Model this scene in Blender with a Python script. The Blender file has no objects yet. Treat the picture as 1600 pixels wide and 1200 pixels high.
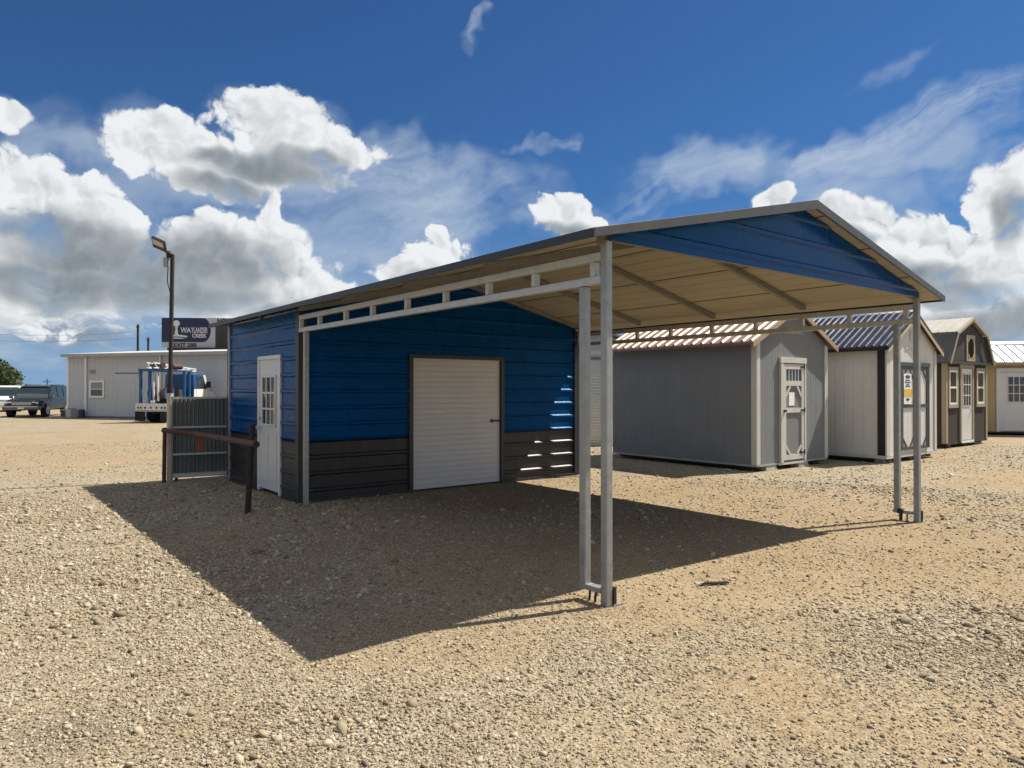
import bpy, bmesh, math, random
import numpy as np
from mathutils import Vector, Matrix
random.seed(7); RNG = np.random.default_rng(11)
R = math.radians
scene = bpy.context.scene
COL = scene.collection

# ------------------------------------------------------------------ camera
cam_d = bpy.data.cameras.new('camera'); cam = bpy.data.objects.new('camera', cam_d); COL.objects.link(cam)
cam_d.sensor_width = 36; cam_d.lens = 36*1109/1600; cam_d.clip_start = .05; cam_d.clip_end = 12000
cam.location = (0, 0, 1.58); cam.rotation_euler = (R(90)+.0062, 0, 0)
scene.camera = cam

# ------------------------------------------------------------------ light and sky
SUN = Vector((1.723, .715, 2.665)).normalized()
SUN_EL = math.asin(SUN.z); SUN_AZ = math.atan2(SUN.x, SUN.y)
sl = bpy.data.lights.new('sun', 'SUN'); sl.energy = 4.8; sl.angle = R(.53); sl.color = (1, .93, .82)
so = bpy.data.objects.new('sun', sl); COL.objects.link(so); so.rotation_euler = SUN.to_track_quat('Z', 'Y').to_euler()
so.location = (20, 8, 30)
vs = scene.view_settings; vs.view_transform = 'Standard'; vs.look = 'None'; vs.gamma = 1; vs.exposure = 0.9
vs.use_curve_mapping = False
cy = scene.cycles; cy.use_adaptive_sampling = True; cy.adaptive_threshold = .015; cy.adaptive_min_samples = 20
cy.max_bounces = 8; cy.diffuse_bounces = 3; cy.glossy_bounces = 3; cy.caustics_reflective = False; cy.caustics_refractive = False
SKY_STRENGTH = .05

world = bpy.data.worlds.new('World'); scene.world = world; world.use_nodes = True
wt = world.node_tree; wt.nodes.clear()
class S:                                   # a socket one can do sums with
    t = wt
    def __init__(s, sock): s.s = sock
    @staticmethod
    def m(op, *a, clamp=False):
        n = S.t.nodes.new('ShaderNodeMath'); n.operation = op; n.use_clamp = clamp
        for i, v in enumerate(a):
            if isinstance(v, S): S.t.links.new(v.s, n.inputs[i])
            else: n.inputs[i].default_value = v
        return S(n.outputs[0])
    @staticmethod
    def v(op, *a, out=0):
        n = S.t.nodes.new('ShaderNodeVectorMath'); n.operation = op
        for i, v in enumerate(a):
            if isinstance(v, S): S.t.links.new(v.s, n.inputs[i])
            else: n.inputs[i].default_value = v
        return S(n.outputs[out])
    def __add__(s, o): return S.m('ADD', s, o)
    def __radd__(s, o): return S.m('ADD', o, s)
    def __sub__(s, o): return S.m('SUBTRACT', s, o)
    def __rsub__(s, o): return S.m('SUBTRACT', o, s)
    def __mul__(s, o): return S.m('MULTIPLY', s, o)
    __rmul__ = __mul__
    def max(s, o): return S.m('MAXIMUM', s, o)
    def min(s, o): return S.m('MINIMUM', s, o)
    def smax(s, o, k): return S.m('SMOOTH_MAX', s, o, k)
    def pow(s, o): return S.m('POWER', s, o)
    def sat(s): return S.m('ADD', s, 0.0, clamp=True)
    def ramp(s, a, b, smooth=True):
        n = S.t.nodes.new('ShaderNodeMapRange'); n.interpolation_type = 'SMOOTHSTEP' if smooth else 'LINEAR'
        S.t.links.new(s.s, n.inputs[0]); n.inputs[1].default_value = a; n.inputs[2].default_value = b
        n.inputs[3].default_value = 0; n.inputs[4].default_value = 1; n.clamp = True
        return S(n.outputs[0])
def noise(vec, scale, detail=5, rough=.55, col=False, dist=0, dim=None):
    n = S.t.nodes.new('ShaderNodeTexNoise'); n.noise_dimensions = dim or ('2D' if S.t is wt else '3D'); n.inputs['Scale'].default_value = scale; n.inputs['Detail'].default_value = detail
    n.inputs['Roughness'].default_value = rough; n.inputs['Distortion'].default_value = dist
    S.t.links.new(vec.s, n.inputs['Vector']); return S(n.outputs['Color' if col else 'Fac'])
def voro(vec, scale, detail=0):
    n = S.t.nodes.new('ShaderNodeTexVoronoi'); n.voronoi_dimensions = '2D'; n.feature = 'F1'; n.inputs['Scale'].default_value = scale
    n.inputs['Detail'].default_value = detail
    S.t.links.new(vec.s, n.inputs['Vector']); return S(n.outputs['Distance'])
def mixc(f, a, b):
    n = S.t.nodes.new('ShaderNodeMix'); n.data_type = 'RGBA'
    for i, v in ((0, f), (6, a), (7, b)):
        if isinstance(v, S): S.t.links.new(v.s, n.inputs[i])
        elif isinstance(v, (int, float)): n.inputs[i].default_value = v
        else: n.inputs[i].default_value = (*v, 1)
    return S(n.outputs[2])

def sky_dir(px, py):                       # heading and height (radians) of a cloud
    x, z = (px-800)/1109, (607-py)/1109
    return math.atan(x), math.atan(z*math.cos(math.atan(x)))
tc = wt.nodes.new('ShaderNodeTexCoord'); D3 = S(tc.outputs['Generated'])
sep = wt.nodes.new('ShaderNodeSeparateXYZ'); wt.links.new(D3.s, sep.inputs[0])
X, Y, Z = (S(o) for o in sep.outputs)
AZ = S.m('ARCTAN2', X, Y); EL = S.m('ARCSINE', Z)
cmb = wt.nodes.new('ShaderNodeCombineXYZ'); wt.links.new(AZ.s, cmb.inputs[0]); wt.links.new(EL.s, cmb.inputs[1])
P = S(cmb.outputs[0])
# cumulus: px centre, half width, half height (pixels of a 1600 wide view), height of the top of the solid
CUM = [(245,222,72,55),(318,244,80,40),(410,196,80,56),(455,215,85,50),(370,250,110,45),(530,232,60,24),(340,288,75,28),(450,270,95,28),
       (40,310,105,60),(140,345,85,66),(200,375,85,50),(90,400,240,75),(330,400,130,62),(432,345,27,50),(425,390,60,50),(18,187,36,27),
       (170,460,280,60),(400,455,150,62),(505,475,70,50),(690,412,52,44),(676,372,18,20),(640,432,60,20),(878,338,52,40),(905,352,48,28),(1198,310,22,17),(1214,302,24,21),(1228,314,18,12),
       (1312,334,42,34),(1345,352,60,44),(1455,368,58,40),(1440,420,130,70),(1390,392,90,50),(1582,312,58,72),(1540,430,140,60),(1500,492,160,40),
       (30,500,40,24),(1700,420,150,140),(-160,340,200,120),(770,460,90,20)]
def field(p, lst):
    M = None
    for px, py, a, b in lst:
        u, v = sky_dir(px, py); u2 = sky_dir(px+a, py)[0]-u; v2 = sky_dir(px, py-b)[1]-v
        i, j = 1/max(u2, .012), 1/max(v2, .009)
        d = S.v('MULTIPLY_ADD', p, (i, j, 0), (-u*i, -v*j, 0))
        h = 1-S.v('DOT_PRODUCT', d, d, out=1)
        M = h if M is None else M.smax(h, .3)
    return M.max(-1.5)
def cumulus(p, M):
    n1 = noise(p, 24, 6, .62)
    B = (n1-.5)*.9
    for sc_, k in ((15, .85), (34, .55), (80, .30)):
        v = voro(p, sc_, 0); B = B+(.16-v*v)*(k*2.0)
    return M*1.05+B*.72
w = noise(P, 7, 3, .6, col=True)
Pw = S.v('ADD', P, S.v('MULTIPLY_ADD', w, (.07, .05, 0), (-.035, -.025, 0)))
M0 = field(Pw, CUM)
wf = noise(P, 38, 3, .6, col=True)
Pf = S.v('ADD', Pw, S.v('MULTIPLY_ADD', wf, (.022, .022, 0), (-.011, -.011, 0)))
C0 = cumulus(Pf, M0)
C1 = cumulus(S.v('ADD', Pf, (.0075, .0095, 0)), M0)
DARK = [(90,368,150,34),(180,400,170,48),(330,412,120,46),(210,450,210,34),(60,440,120,30),(430,262,105,26),(350,292,66,22),(500,250,50,14),(335,246,40,14),(1400,436,110,30),(1540,505,130,34),
        (1590,340,30,46),(870,356,44,14),(1480,455,90,22),(1330,372,30,18),(480,490,100,24),(690,440,50,14)]
dark = (field(Pw, DARK)+(noise(P, 8, 4, .55)-.5)*1.1+(.5-C0)*.10).ramp(-.95, .9)
back = noise(D3, 3.2, 4, .55, dim='3D')                         # other cumulus round the rest of the sky
side = S.m('ABSOLUTE', AZ).ramp(.85, 1.2)
other = (back-.56)*5*EL.ramp(.02, .12)*(1-EL.ramp(.45, .9))
C0m = C0*(1-side)+(other-.05)*side
soft = noise(P, 6, 3, .5).ramp(.35, .65)
a_c = S.m('DIVIDE', (C0m+.46+(noise(Pw, 70, 4, .65)-.5)*.55)*(1.25-soft*.6), .42+dark*.75).ramp(.0, 1.0)
inner = C0.ramp(.15, 1.5)
lit = .98+(C0-C1)*(.48-dark*.34)-dark*.70-inner*.24-(1-a_c)*.10
lit = lit.sat()
rag = noise(S.v('MULTIPLY', Pw, (1, 2.6, 0)), 11, 5, .65)
a_c = a_c*(1-(1-EL.ramp(.06, .15))*rag.ramp(.36, .60))
strat = noise(S.v('MULTIPLY', Pw, (1, 3.4, 0)), 5.5, 6, .62).ramp(.44, .74)*(1-EL.ramp(.10, .24))*EL.ramp(.0, .03)
# cirrus: streaks stretched along their wind
CIR = [(640,300,200,85,-.1,.95),(500,290,170,60,.1,.75),(1080,280,170,50,.25,.8),(1180,250,50,28,.1,.9),(1420,225,210,45,.32,1.0),(1560,170,110,40,.5,.9),(1350,330,120,40,.1,.5),
       (822,224,50,13,.3,.9),(770,22,44,11,.25,.75),(797,10,22,9,.5,.8),(120,235,190,50,-.1,.45),(650,355,160,45,.1,.7),(1500,260,160,45,.4,.5),(1400,95,60,20,.3,.35),(600,400,160,40,0,.6)]
cw = noise(P, 5, 4, .6, col=True); cq = S.v('ADD', P, S.v('MULTIPLY_ADD', cw, (.24, .15, 0), (-.12, -.075, 0)))
mk = None
for px, py, a, b, rot, k in CIR:
    u, v = sky_dir(px, py); a, b = a/1109, b/1109; c, s = math.cos(rot), math.sin(rot)
    e = S.v('SUBTRACT', cq, (u, v, 0))
    d1 = S.v('DOT_PRODUCT', e, (c/a, s/a, 0), out=1); d2 = S.v('DOT_PRODUCT', e, (-s/b, c/b, 0), out=1)
    h = (1-d1*d1-d2*d2)*k
    mk = h if mk is None else mk.smax(h, .3)
mk = mk.ramp(-.15, .95)
shr = wt.nodes.new('ShaderNodeVectorRotate'); shr.rotation_type = 'Z_AXIS'; shr.inputs['Angle'].default_value = -.3
wt.links.new(P.s, shr.inputs['Vector'])
rotp = S.v('ADD', S.v('MULTIPLY', S(shr.outputs[0]), (3.5, 15, 0)), S.v('MULTIPLY', cw, (1.3, 1.3, 0)))
streak = noise(rotp, 1.9, 8, .62).ramp(.36, .78, False)
veil = noise(S.v('MULTIPLY', P, (1, 2, 0)), 3.5, 5, .5).ramp(.35, .8)
a_ci = (mk*(streak*.95+veil*.42)).sat()
VEIL = [(300,300,200,60),(640,320,190,110),(500,420,170,80),(110,255,200,40),(700,300,120,60),(1120,270,190,60),(1380,340,160,60),(1450,240,150,50)]
vm = (field(S.v('ADD', P, S.v('MULTIPLY_ADD', cw, (.3, .2, 0), (-.15, -.1, 0))), VEIL)+(noise(S.v('MULTIPLY', rotp, (.6, .5, 0)), 1.3, 5, .6)-.5)*1.3).ramp(-.35, 1.1)
# assemble
sky = wt.nodes.new('ShaderNodeTexSky'); sky.sky_type = 'NISHITA'; sky.sun_disc = False
sky.sun_elevation = SUN_EL; sky.sun_rotation = SUN_AZ; sky.air_density = 1.0; sky.dust_density = .4; sky.ozone_density = 2.2; sky.altitude = 200
SKYC = S.v('MULTIPLY', S(sky.outputs[0]), (.275, .535, .83))
K = 1/SKY_STRENGTH/2**.9
cl_col = mixc(lit, (.165*K, .205*K, .24*K), (.86*K, .885*K, .90*K))
hazec = (.235*K, .385*K, .60*K)
base = mixc((1-EL.ramp(-.02, .27))*.96, SKYC, hazec)
c = mixc(a_ci*.72, base, (.60*K, .68*K, .78*K))
c = mixc(strat*.6, c, (.50*K, .57*K, .64*K))
c = mixc(vm*.50, c, (.44*K, .54*K, .67*K))
DECK = [(120,440,260,70),(330,450,150,60),(60,500,200,40),(430,480,120,40),(1530,500,150,36),(1420,470,110,30)]
dk = (field(Pw, DECK)+(noise(S.v('MULTIPLY', Pw, (1, 2.2, 0)), 9, 5, .6)-.5)*2.0).ramp(-.25, 1.0)
c = mixc(dk*.85, c, mixc(noise(S.v('MULTIPLY', Pw, (1, 2.4, 0)), 12, 5, .6).ramp(.38, .66), (.165*K, .215*K, .265*K), (.46*K, .51*K, .55*K)))
halo = (M0+(noise(Pw, 9, 5, .65)-.5)*2.2+.55).ramp(-.2, 1.3)*(1-side)
c = mixc(halo*.35, c, (.42*K, .52*K, .64*K))
c = mixc(a_c, c, cl_col)
bg = wt.nodes.new('ShaderNodeBackground'); bg.inputs['Strength'].default_value = SKY_STRENGTH
wt.links.new(c.s, bg.inputs['Color'])
wo = wt.nodes.new('ShaderNodeOutputWorld'); wt.links.new(bg.outputs[0], wo.inputs['Surface'])
world.cycles.sampling_method = 'MANUAL'; world.cycles.sample_map_resolution = 512

# ------------------------------------------------------------------ helpers
MATS = {}
def mat(name, col, rough=.6, metal=0.0, var=.1, scale=5.0, bump=0.0, bscale=80.0, groove=0.0, spec=.5, streak=0.0, grime=(.2, .17, .13), gamt=0.0, tint=None):
    if name in MATS: return MATS[name]
    m = bpy.data.materials.new(name); m.use_nodes = True; MATS[name] = m
    nt = m.node_tree; S.t = nt; b = nt.nodes['Principled BSDF']
    tcn = nt.nodes.new('ShaderNodeTexCoord'); O = S(tcn.outputs['Object'])
    n = noise(O, scale, 6, .6)
    lo = tuple(x*(1-var) for x in col); hi = tuple(min(1, x*(1+var)) for x in col)
    c = mixc(n.ramp(.3, .7, False), lo, hi)
    if gamt:
        g = noise(S.v('MULTIPLY', O, (1, 1, .35)), 2.3, 7, .65).ramp(.48, .75)
        c = mixc(g*gamt, c, grime)
    if streak:
        g = noise(S.v('MULTIPLY', O, (9, 9, .5)), 1.6, 5, .6).ramp(.5, .8)
        c = mixc(g*streak, c, grime)
    nt.links.new(c.s, b.inputs['Base Color'])
    b.inputs['Metallic'].default_value = metal; b.inputs['Specular IOR Level'].default_value = spec
    if tint: b.inputs['Specular Tint'].default_value = (*tint, 1)
    rr = (n-.5)*.25+rough
    nt.links.new(rr.s, b.inputs['Roughness'])
    h = None
    if bump: h = noise(O, bscale, 5, .6)*bump
    if groove:
        sp = nt.nodes.new('ShaderNodeSeparateXYZ'); nt.links.new(O.s, sp.inputs[0])
        q = S.m('FRACT', (S(sp.outputs[0])+S(sp.outputs[1]))*(1/groove))
        g = S.m('ABSOLUTE', q-.5).ramp(.03, .08)*1.6
        h = g if h is None else h+g
    if h is not None:
        bn = nt.nodes.new('ShaderNodeBump'); bn.inputs['Strength'].default_value = .6; bn.inputs['Distance'].default_value = .006
        nt.links.new(h.s, bn.inputs['Height']); nt.links.new(bn.outputs[0], b.inputs['Normal'])
    return m

class MB:
    """collects shapes; build() links them as one mesh object"""
    def __init__(s): s.v = []; s.f = []
    def add(s, vs, fs):
        o = len(s.v); s.v += [tuple(x) for x in vs]; s.f += [tuple(i+o for i in f) for f in fs]; return s
    def box(s, x0, y0, z0, x1, y1, z1):
        if x0 > x1: x0, x1 = x1, x0
        if y0 > y1: y0, y1 = y1, y0
        if z0 > z1: z0, z1 = z1, z0
        v = [(x, y, z) for z in (z0, z1) for y in (y0, y1) for x in (x0, x1)]
        return s.add(v, [(0,2,3,1),(4,5,7,6),(0,1,5,4),(2,6,7,3),(0,4,6,2),(1,3,7,5)])
    def beam(s, p, q, w, h, up=(0,0,1)):
        p, q = Vector(p), Vector(q); d = (q-p).normalized(); u = Vector(up)
        if abs(d.dot(u)) > .98: u = Vector((1,0,0))
        a = d.cross(u).normalized()*w/2; b = a.cross(d).normalized()*h/2
        v = [e+sa*a+sb*b for e in (p, q) for sa, sb in ((-1,-1),(1,-1),(1,1),(-1,1))]
        return s.add(v, [(3,2,1,0),(4,5,6,7),(0,1,5,4),(1,2,6,5),(2,3,7,6),(3,0,4,7)])
    def tube(s, p, q, r, n=14, r2=None, caps=True):
        p, q = Vector(p), Vector(q); d = (q-p).normalized(); u = Vector((0,0,1))
        if abs(d.dot(u)) > .95: u = Vector((1,0,0))
        a = d.cross(u).normalized(); b = d.cross(a)
        r2 = r if r2 is None else r2
        v = [e+(math.cos(2*math.pi*i/n)*a+math.sin(2*math.pi*i/n)*b)*rr for e, rr in ((p, r), (q, r2)) for i in range(n)]
        f = [(i, (i+1) % n, n+(i+1) % n, n+i) for i in range(n)]
        if caps: f += [tuple(range(n-1, -1, -1)), tuple(range(n, 2*n))]
        return s.add(v, f)
    def path(s, pts, r, n=10):
        for a, b in zip(pts[:-1], pts[1:]): s.tube(a, b, r, n)
        return s
    def prism(s, poly, y0, y1, ax='y'):
        n = len(poly)
        def pt(a, b, t): return (a, t, b) if ax == 'y' else ((t, a, b) if ax == 'x' else (a, b, t))
        v = [pt(a, b, y0) for a, b in poly]+[pt(a, b, y1) for a, b in poly]
        f = [tuple(range(n)), tuple(range(2*n-1, n-1, -1))]+[(i, n+i, n+(i+1) % n, (i+1) % n) for i in range(n)]
        return s.add(v, f)
    def quad(s, a, b, c, d): return s.add([a, b, c, d], [(0,1,2,3)])
    def build(s, name, m, parent=None, bev=0.0, smooth=False, loc=None, rot=None):
        me = bpy.data.meshes.new(name); me.from_pydata(s.v, [], s.f); 
        bm = bmesh.new(); bm.from_mesh(me); bmesh.ops.recalc_face_normals(bm, faces=bm.faces); bm.to_mesh(me); bm.free()
        for mm in (m if isinstance(m, (list, tuple)) else [m]): me.materials.append(mm)
        if smooth: me.polygons.foreach_set('use_smooth', [True]*len(me.polygons)); 
        o = bpy.data.objects.new(name, me); COL.objects.link(o)
        if parent: o.parent = parent
        if loc: o.location = loc
        if rot: o.rotation_euler = rot
        if smooth:
            try: me.set_sharp_from_angle(angle=R(35))
            except Exception: pass
        if bev:
            bv = o.modifiers.new('edge', 'BEVEL'); bv.width = bev; bv.segments = 2; bv.limit_method = 'ANGLE'; bv.angle_limit = R(40)
        return o
def tag(o, label=None, cat=None, group=None, kind=None):
    if label: o['label'] = label
    if cat: o['category'] = cat
    if group: o['group'] = group
    if kind: o['kind'] = kind
    return o
def thing(name, label, cat, loc, rz=0, group=None):
    o = bpy.data.objects.new(name, None); COL.objects.link(o); o.location = loc; o.rotation_euler = (0, 0, rz)
    o.empty_display_size = .2
    return tag(o, label, cat, group)
def text_mb(body, size, place, bold=0.0, spread=1.0, width=None):
    """lettering as a mesh; place maps (x, z) of the lettering to a point"""
    cu = bpy.data.curves.new('t', 'FONT'); cu.body = body; cu.size = size; cu.offset = bold; cu.space_character = spread; cu.align_x = 'LEFT'
    cu.resolution_u = 3
    o = bpy.data.objects.new('t', cu); COL.objects.link(o); bpy.context.view_layer.update()
    me = bpy.data.meshes.new_from_object(o.evaluated_get(bpy.context.evaluated_depsgraph_get()))
    vs = [v.co.copy() for v in me.vertices]; fs = [tuple(p.vertices) for p in me.polygons]
    bpy.data.objects.remove(o); bpy.data.curves.remove(cu); bpy.data.meshes.remove(me)
    w = max(v.x for v in vs) if vs else 1
    k = (width/w) if width else 1
    mb = MB(); mb.add([place(v.x*k, v.y) for v in vs], fs); return mb

# ------------------------------------------------------------------ ground
def ground_mat():
    m = bpy.data.materials.new('crushed_limestone_ground'); m.use_nodes = True
    nt = m.node_tree; S.t = nt; b = nt.nodes['Principled BSDF']
    g = nt.nodes.new('ShaderNodeNewGeometry'); O = S(g.outputs['Position'])
    big = noise(O, .22, 5, .6); mid = noise(O, 1.1, 6, .65); fine = noise(O, 14, 6, .7)
    an = nt.nodes.new('ShaderNodeAttribute'); an.attribute_name = 'stony'; ST = (S(an.outputs['Fac'])+(mid-.5)*.5).sat()
    c = mixc(big.ramp(.35, .65), (.325, .247, .158), (.375, .300, .203))
    c = mixc(ST.ramp(.25, .8), c, (.365, .325, .255))
    c = mixc(mid.ramp(.42, .72)*.55, c, (.27, .195, .11))
    v = nt.nodes.new('ShaderNodeTexVoronoi'); v.inputs['Scale'].default_value = 62; nt.links.new(O.s, v.inputs['Vector'])
    v2 = nt.nodes.new('ShaderNodeTexVoronoi'); v2.inputs['Scale'].default_value = 24; nt.links.new(O.s, v2.inputs['Vector'])
    sp = nt.nodes.new('ShaderNodeSeparateColor'); nt.links.new(v.outputs['Color'], sp.inputs[0])
    sp2 = nt.nodes.new('ShaderNodeSeparateColor'); nt.links.new(v2.outputs['Color'], sp2.inputs[0])
    c = mixc((1-S(sp.outputs[0])).ramp(.45, 1)*.55, c, (.15, .115, .075))
    c = mixc(S(sp.outputs[1]).ramp(.55, 1)*(.25+ST*.55), c, (.50, .45, .36))
    c = mixc(S(sp2.outputs[0]).ramp(.72, 1)*.4, c, (.20, .165, .125))
    c = mixc(fine.ramp(.5, .8)*.35, c, (.20, .15, .092))
    st = nt.nodes.new('ShaderNodeVectorMath'); st.operation = 'DISTANCE'; nt.links.new(O.s, st.inputs[0]); st.inputs[1].default_value = (-2.05, 3.25, 0)
    stain = (1-(S(st.outputs[1])+(noise(O, 5, 4, .6)-.5)*.6).ramp(.05, .38))*.5
    c = mixc(stain, c, (.11, .10, .09))
    c = S.v('MULTIPLY', c, (.79, .765, .70))
    nt.links.new(c.s, b.inputs['Base Color']); b.inputs['Roughness'].default_value = .95; b.inputs['Specular IOR Level'].default_value = .15
    h = ((1-S(v.outputs['Distance'])*1.1)*.8+(1-S(v2.outputs['Distance']))*.8)*(.25+ST*.75)+fine*.8+mid*1.5
    bn = nt.nodes.new('ShaderNodeBump'); bn.inputs['Strength'].default_value = .9; bn.inputs['Distance'].default_value = .016
    nt.links.new(h.s, bn.inputs['Height']); nt.links.new(bn.outputs[0], b.inputs['Normal'])
    return m
def vnoise(x, y, seed):
    r = np.random.default_rng(seed); T = r.random((64, 64))
    xi = np.floor(x).astype(int); yi = np.floor(y).astype(int); fx = x-xi; fy = y-yi
    fx = fx*fx*(3-2*fx); fy = fy*fy*(3-2*fy); g = lambda a, b: T[a % 64, b % 64]
    return (g(xi, yi)*(1-fx)+g(xi+1, yi)*fx)*(1-fy)+(g(xi, yi+1)*(1-fx)+g(xi+1, yi+1)*fx)*fy
SANDY = [(2.3, 6.3, 1.5, .8), (1.4, 3.75, .55, .7), (3.3, 7.6, 1.6, .6), (-.2, 9.3, 1.7, .9), (-3.5, 7.5, 1.0, .35), (2.6, 3.2, .5, .6), (5.5, 9.5, 1.2, .5), (1.2, 11.5, 2.2, .7)]
STONY = [(-.6, 3.2, 1.1, .6), (.6, 4.0, .8, .5), (1.9, 6.0, .5, .4), (3.0, 4.6, 1.0, .55), (6.5, 8.5, 1.5, .5), (5.5, 12, 2, .4), (-2.0, 4.2, .9, .3)]
def stony(x, y):
    """0 = packed sand, 1 = loose stone"""
    k = .5*vnoise(x*.33+40, y*.33+40, 3)+.32*vnoise(x*.95+9, y*.95+30, 4)+.18*vnoise(x*2.7+3, y*2.7+11, 8)
    for a, b, r, w in SANDY: k = k-w*.38*np.exp(-((x-a)**2+(y-b)**2)/r**2)
    for a, b, r, w in STONY: k = k+w*.38*np.exp(-((x-a)**2+(y-b)**2)/r**2)
    return .22+.78*np.clip((k-.22)*1.9, 0, 1)
def ground():
    ln = lambda a, b, n: np.linspace(a, b, n)
    gx = np.concatenate([[-6000, -400], ln(-70, -14, 60), ln(-13.85, 13.85, 186), ln(14, 60, 50), [400, 6000]])
    gy = np.concatenate([[-6000, -400], ln(-20, -1, 20), ln(-.85, 15, 106), ln(15.4, 70, 110), [400, 6000]])
    A, B = np.meshgrid(gx, gy); nx, ny = len(gx), len(gy)
    co = np.stack([A, B, A*0], 2).reshape(-1, 3); i = np.arange(nx*ny).reshape(ny, nx)
    q = np.stack([i[:-1, :-1], i[:-1, 1:], i[1:, 1:], i[1:, :-1]], 2).reshape(-1, 4)
    me = bpy.data.meshes.new('ground'); me.from_pydata(co.tolist(), [], q.tolist())
    at = me.attributes.new('stony', 'FLOAT', 'POINT'); at.data.foreach_set('value', stony(A, B).astype('f').ravel())
    me.materials.append(ground_mat()); o = bpy.data.objects.new('ground', me); COL.objects.link(o)
    return tag(o, kind='structure')
ground()
def gravel():
    t = (1+5**.5)/2
    iv = np.array([(-1,t,0),(1,t,0),(-1,-t,0),(1,-t,0),(0,-1,t),(0,1,t),(0,-1,-t),(0,1,-t),(t,0,-1),(t,0,1),(-t,0,-1),(-t,0,1)], float)/math.sqrt(1+t*t)
    fi = np.array([(0,11,5),(0,5,1),(0,1,7),(0,7,10),(0,10,11),(1,5,9),(5,11,4),(11,10,2),(10,7,6),(7,1,8),(3,9,4),(3,4,2),(3,2,6),(3,6,8),(3,8,9),(4,9,5),(2,4,11),(6,2,10),(8,6,7),(9,8,1)])
    xs, ys, rs = [], [], []
    for d0, d1, dens, r0, sg in ((1.6,3.2,7000,.0037,.43),(3.2,5.2,5400,.0042,.45),(5.2,8,2700,.0052,.5),(8,13,900,.0066,.5),(13,24,130,.0085,.4)):
        A = R(52)*(d1*d1-d0*d0); n = int(A*dens)
        d = np.sqrt(RNG.random(n)*(d1*d1-d0*d0)+d0*d0); a = (RNG.random(n)*2-1)*R(52)
        x, y = d*np.sin(a), d*np.cos(a)
        k = stony(x, y)
        keep = RNG.random(n) < .10+.90*k
        x, y = x[keep], y[keep]
        xs.append(x); ys.append(y); rs.append(np.exp(RNG.normal(math.log(r0), sg, len(x))).clip(.003, .05)*(.8+.45*k[keep]))
    nb = sum(map(len, xs))
    n = 130; d = np.sqrt(RNG.random(n)*(20**2-2.5**2)+2.5**2); a = (RNG.random(n)*1.35-.5)*R(45)
    xs.append(d*np.sin(a)); ys.append(d*np.cos(a)); rs.append(np.exp(RNG.normal(math.log(.018), .35, n)).clip(.012, .042))
    X_, Y_, R_ = np.concatenate(xs), np.concatenate(ys), np.concatenate(rs)
    oc = np.array([(1,0,0),(0,1,0),(-1,0,0),(0,-1,0),(0,0,1),(0,0,-1)], float); of_ = np.array([(0,1,4),(1,2,4),(2,3,4),(3,0,4),(1,0,5),(2,1,5),(3,2,5),(0,3,5)])
    big_ = (R_ > .0105); base = 0; cos_, fcs_ = [], []
    for sel, iv_, fi_, jit in ((big_, iv, fi, .2), (~big_, oc, of_, .26)):
        x, y, r = X_[sel], Y_[sel], R_[sel]; n = len(x); nv = len(iv_)
        if nv == 6: r = r*1.2
        V = iv_[None]*(1+RNG.normal(0, jit, (n, nv, 1)))+RNG.normal(0, .12, (n, nv, 3))
        V = V*np.stack([1+RNG.random(n)*.6, .7+RNG.random(n)*.4, .5+RNG.random(n)*.45], 1)[:, None]
        a = RNG.random(n)*6.283; b = RNG.normal(0, .45, n)
        ca, sa, cb, sb = np.cos(a), np.sin(a), np.cos(b), np.sin(b)
        X0 = V[..., 0]*cb[:, None]-V[..., 2]*sb[:, None]; Z0 = V[..., 0]*sb[:, None]+V[..., 2]*cb[:, None]
        X1 = X0*ca[:, None]-V[..., 1]*sa[:, None]; Y1 = X0*sa[:, None]+V[..., 1]*ca[:, None]
        cos_.append(np.stack([X1*r[:, None]+x[:, None], Y1*r[:, None]+y[:, None], Z0*r[:, None]+(r*.22)[:, None]], 2).reshape(-1, 3))
        fcs_.append((fi_[None]+np.arange(n)[:, None, None]*nv).reshape(-1)+base); base += n*nv
    co, fc = np.concatenate(cos_), np.concatenate(fcs_)
    me = bpy.data.meshes.new('gravel'); me.vertices.add(len(co)); me.vertices.foreach_set('co', co.astype('f').ravel())
    me.loops.add(len(fc)); me.loops.foreach_set('vertex_index', fc.astype('i'))
    nf = len(fc)//3; me.polygons.add(nf); me.polygons.foreach_set('loop_start', np.arange(0, nf*3, 3, dtype='i'))
    me.update(calc_edges=True)
    m = bpy.data.materials.new('limestone_chips'); m.use_nodes = True; nt = m.node_tree; S.t = nt; bs = nt.nodes['Principled BSDF']
    g = nt.nodes.new('ShaderNodeNewGeometry'); rp = S(g.outputs['Random Per Island']); O = S(g.outputs['Position'])
    c = mixc(rp.ramp(0, .5, False), (.25, .205, .145), (.40, .345, .26))
    c = mixc(rp.ramp(.45, 1, False), c, (.56, .51, .42))
    c = mixc(S.m('FRACT', rp*17.3).ramp(.84, .88)*.7, c, (.14, .115, .09))
    c = mixc(noise(O, 1.1, 6, .65).ramp(.42, .72)*.45, c, (.28, .21, .125))
    c = mixc(noise(O, 90, 3, .6).ramp(.4, .8)*.25, c, (.24, .19, .13))
    c = S.v('MULTIPLY', c, (.79, .765, .71))
    nt.links.new(c.s, bs.inputs['Base Color']); bs.inputs['Roughness'].default_value = .9; bs.inputs['Specular IOR Level'].default_value = .2
    me.materials.append(m); o = bpy.data.objects.new('gravel', me); COL.objects.link(o)
    return tag(o, kind='stuff')
gravel()

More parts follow.
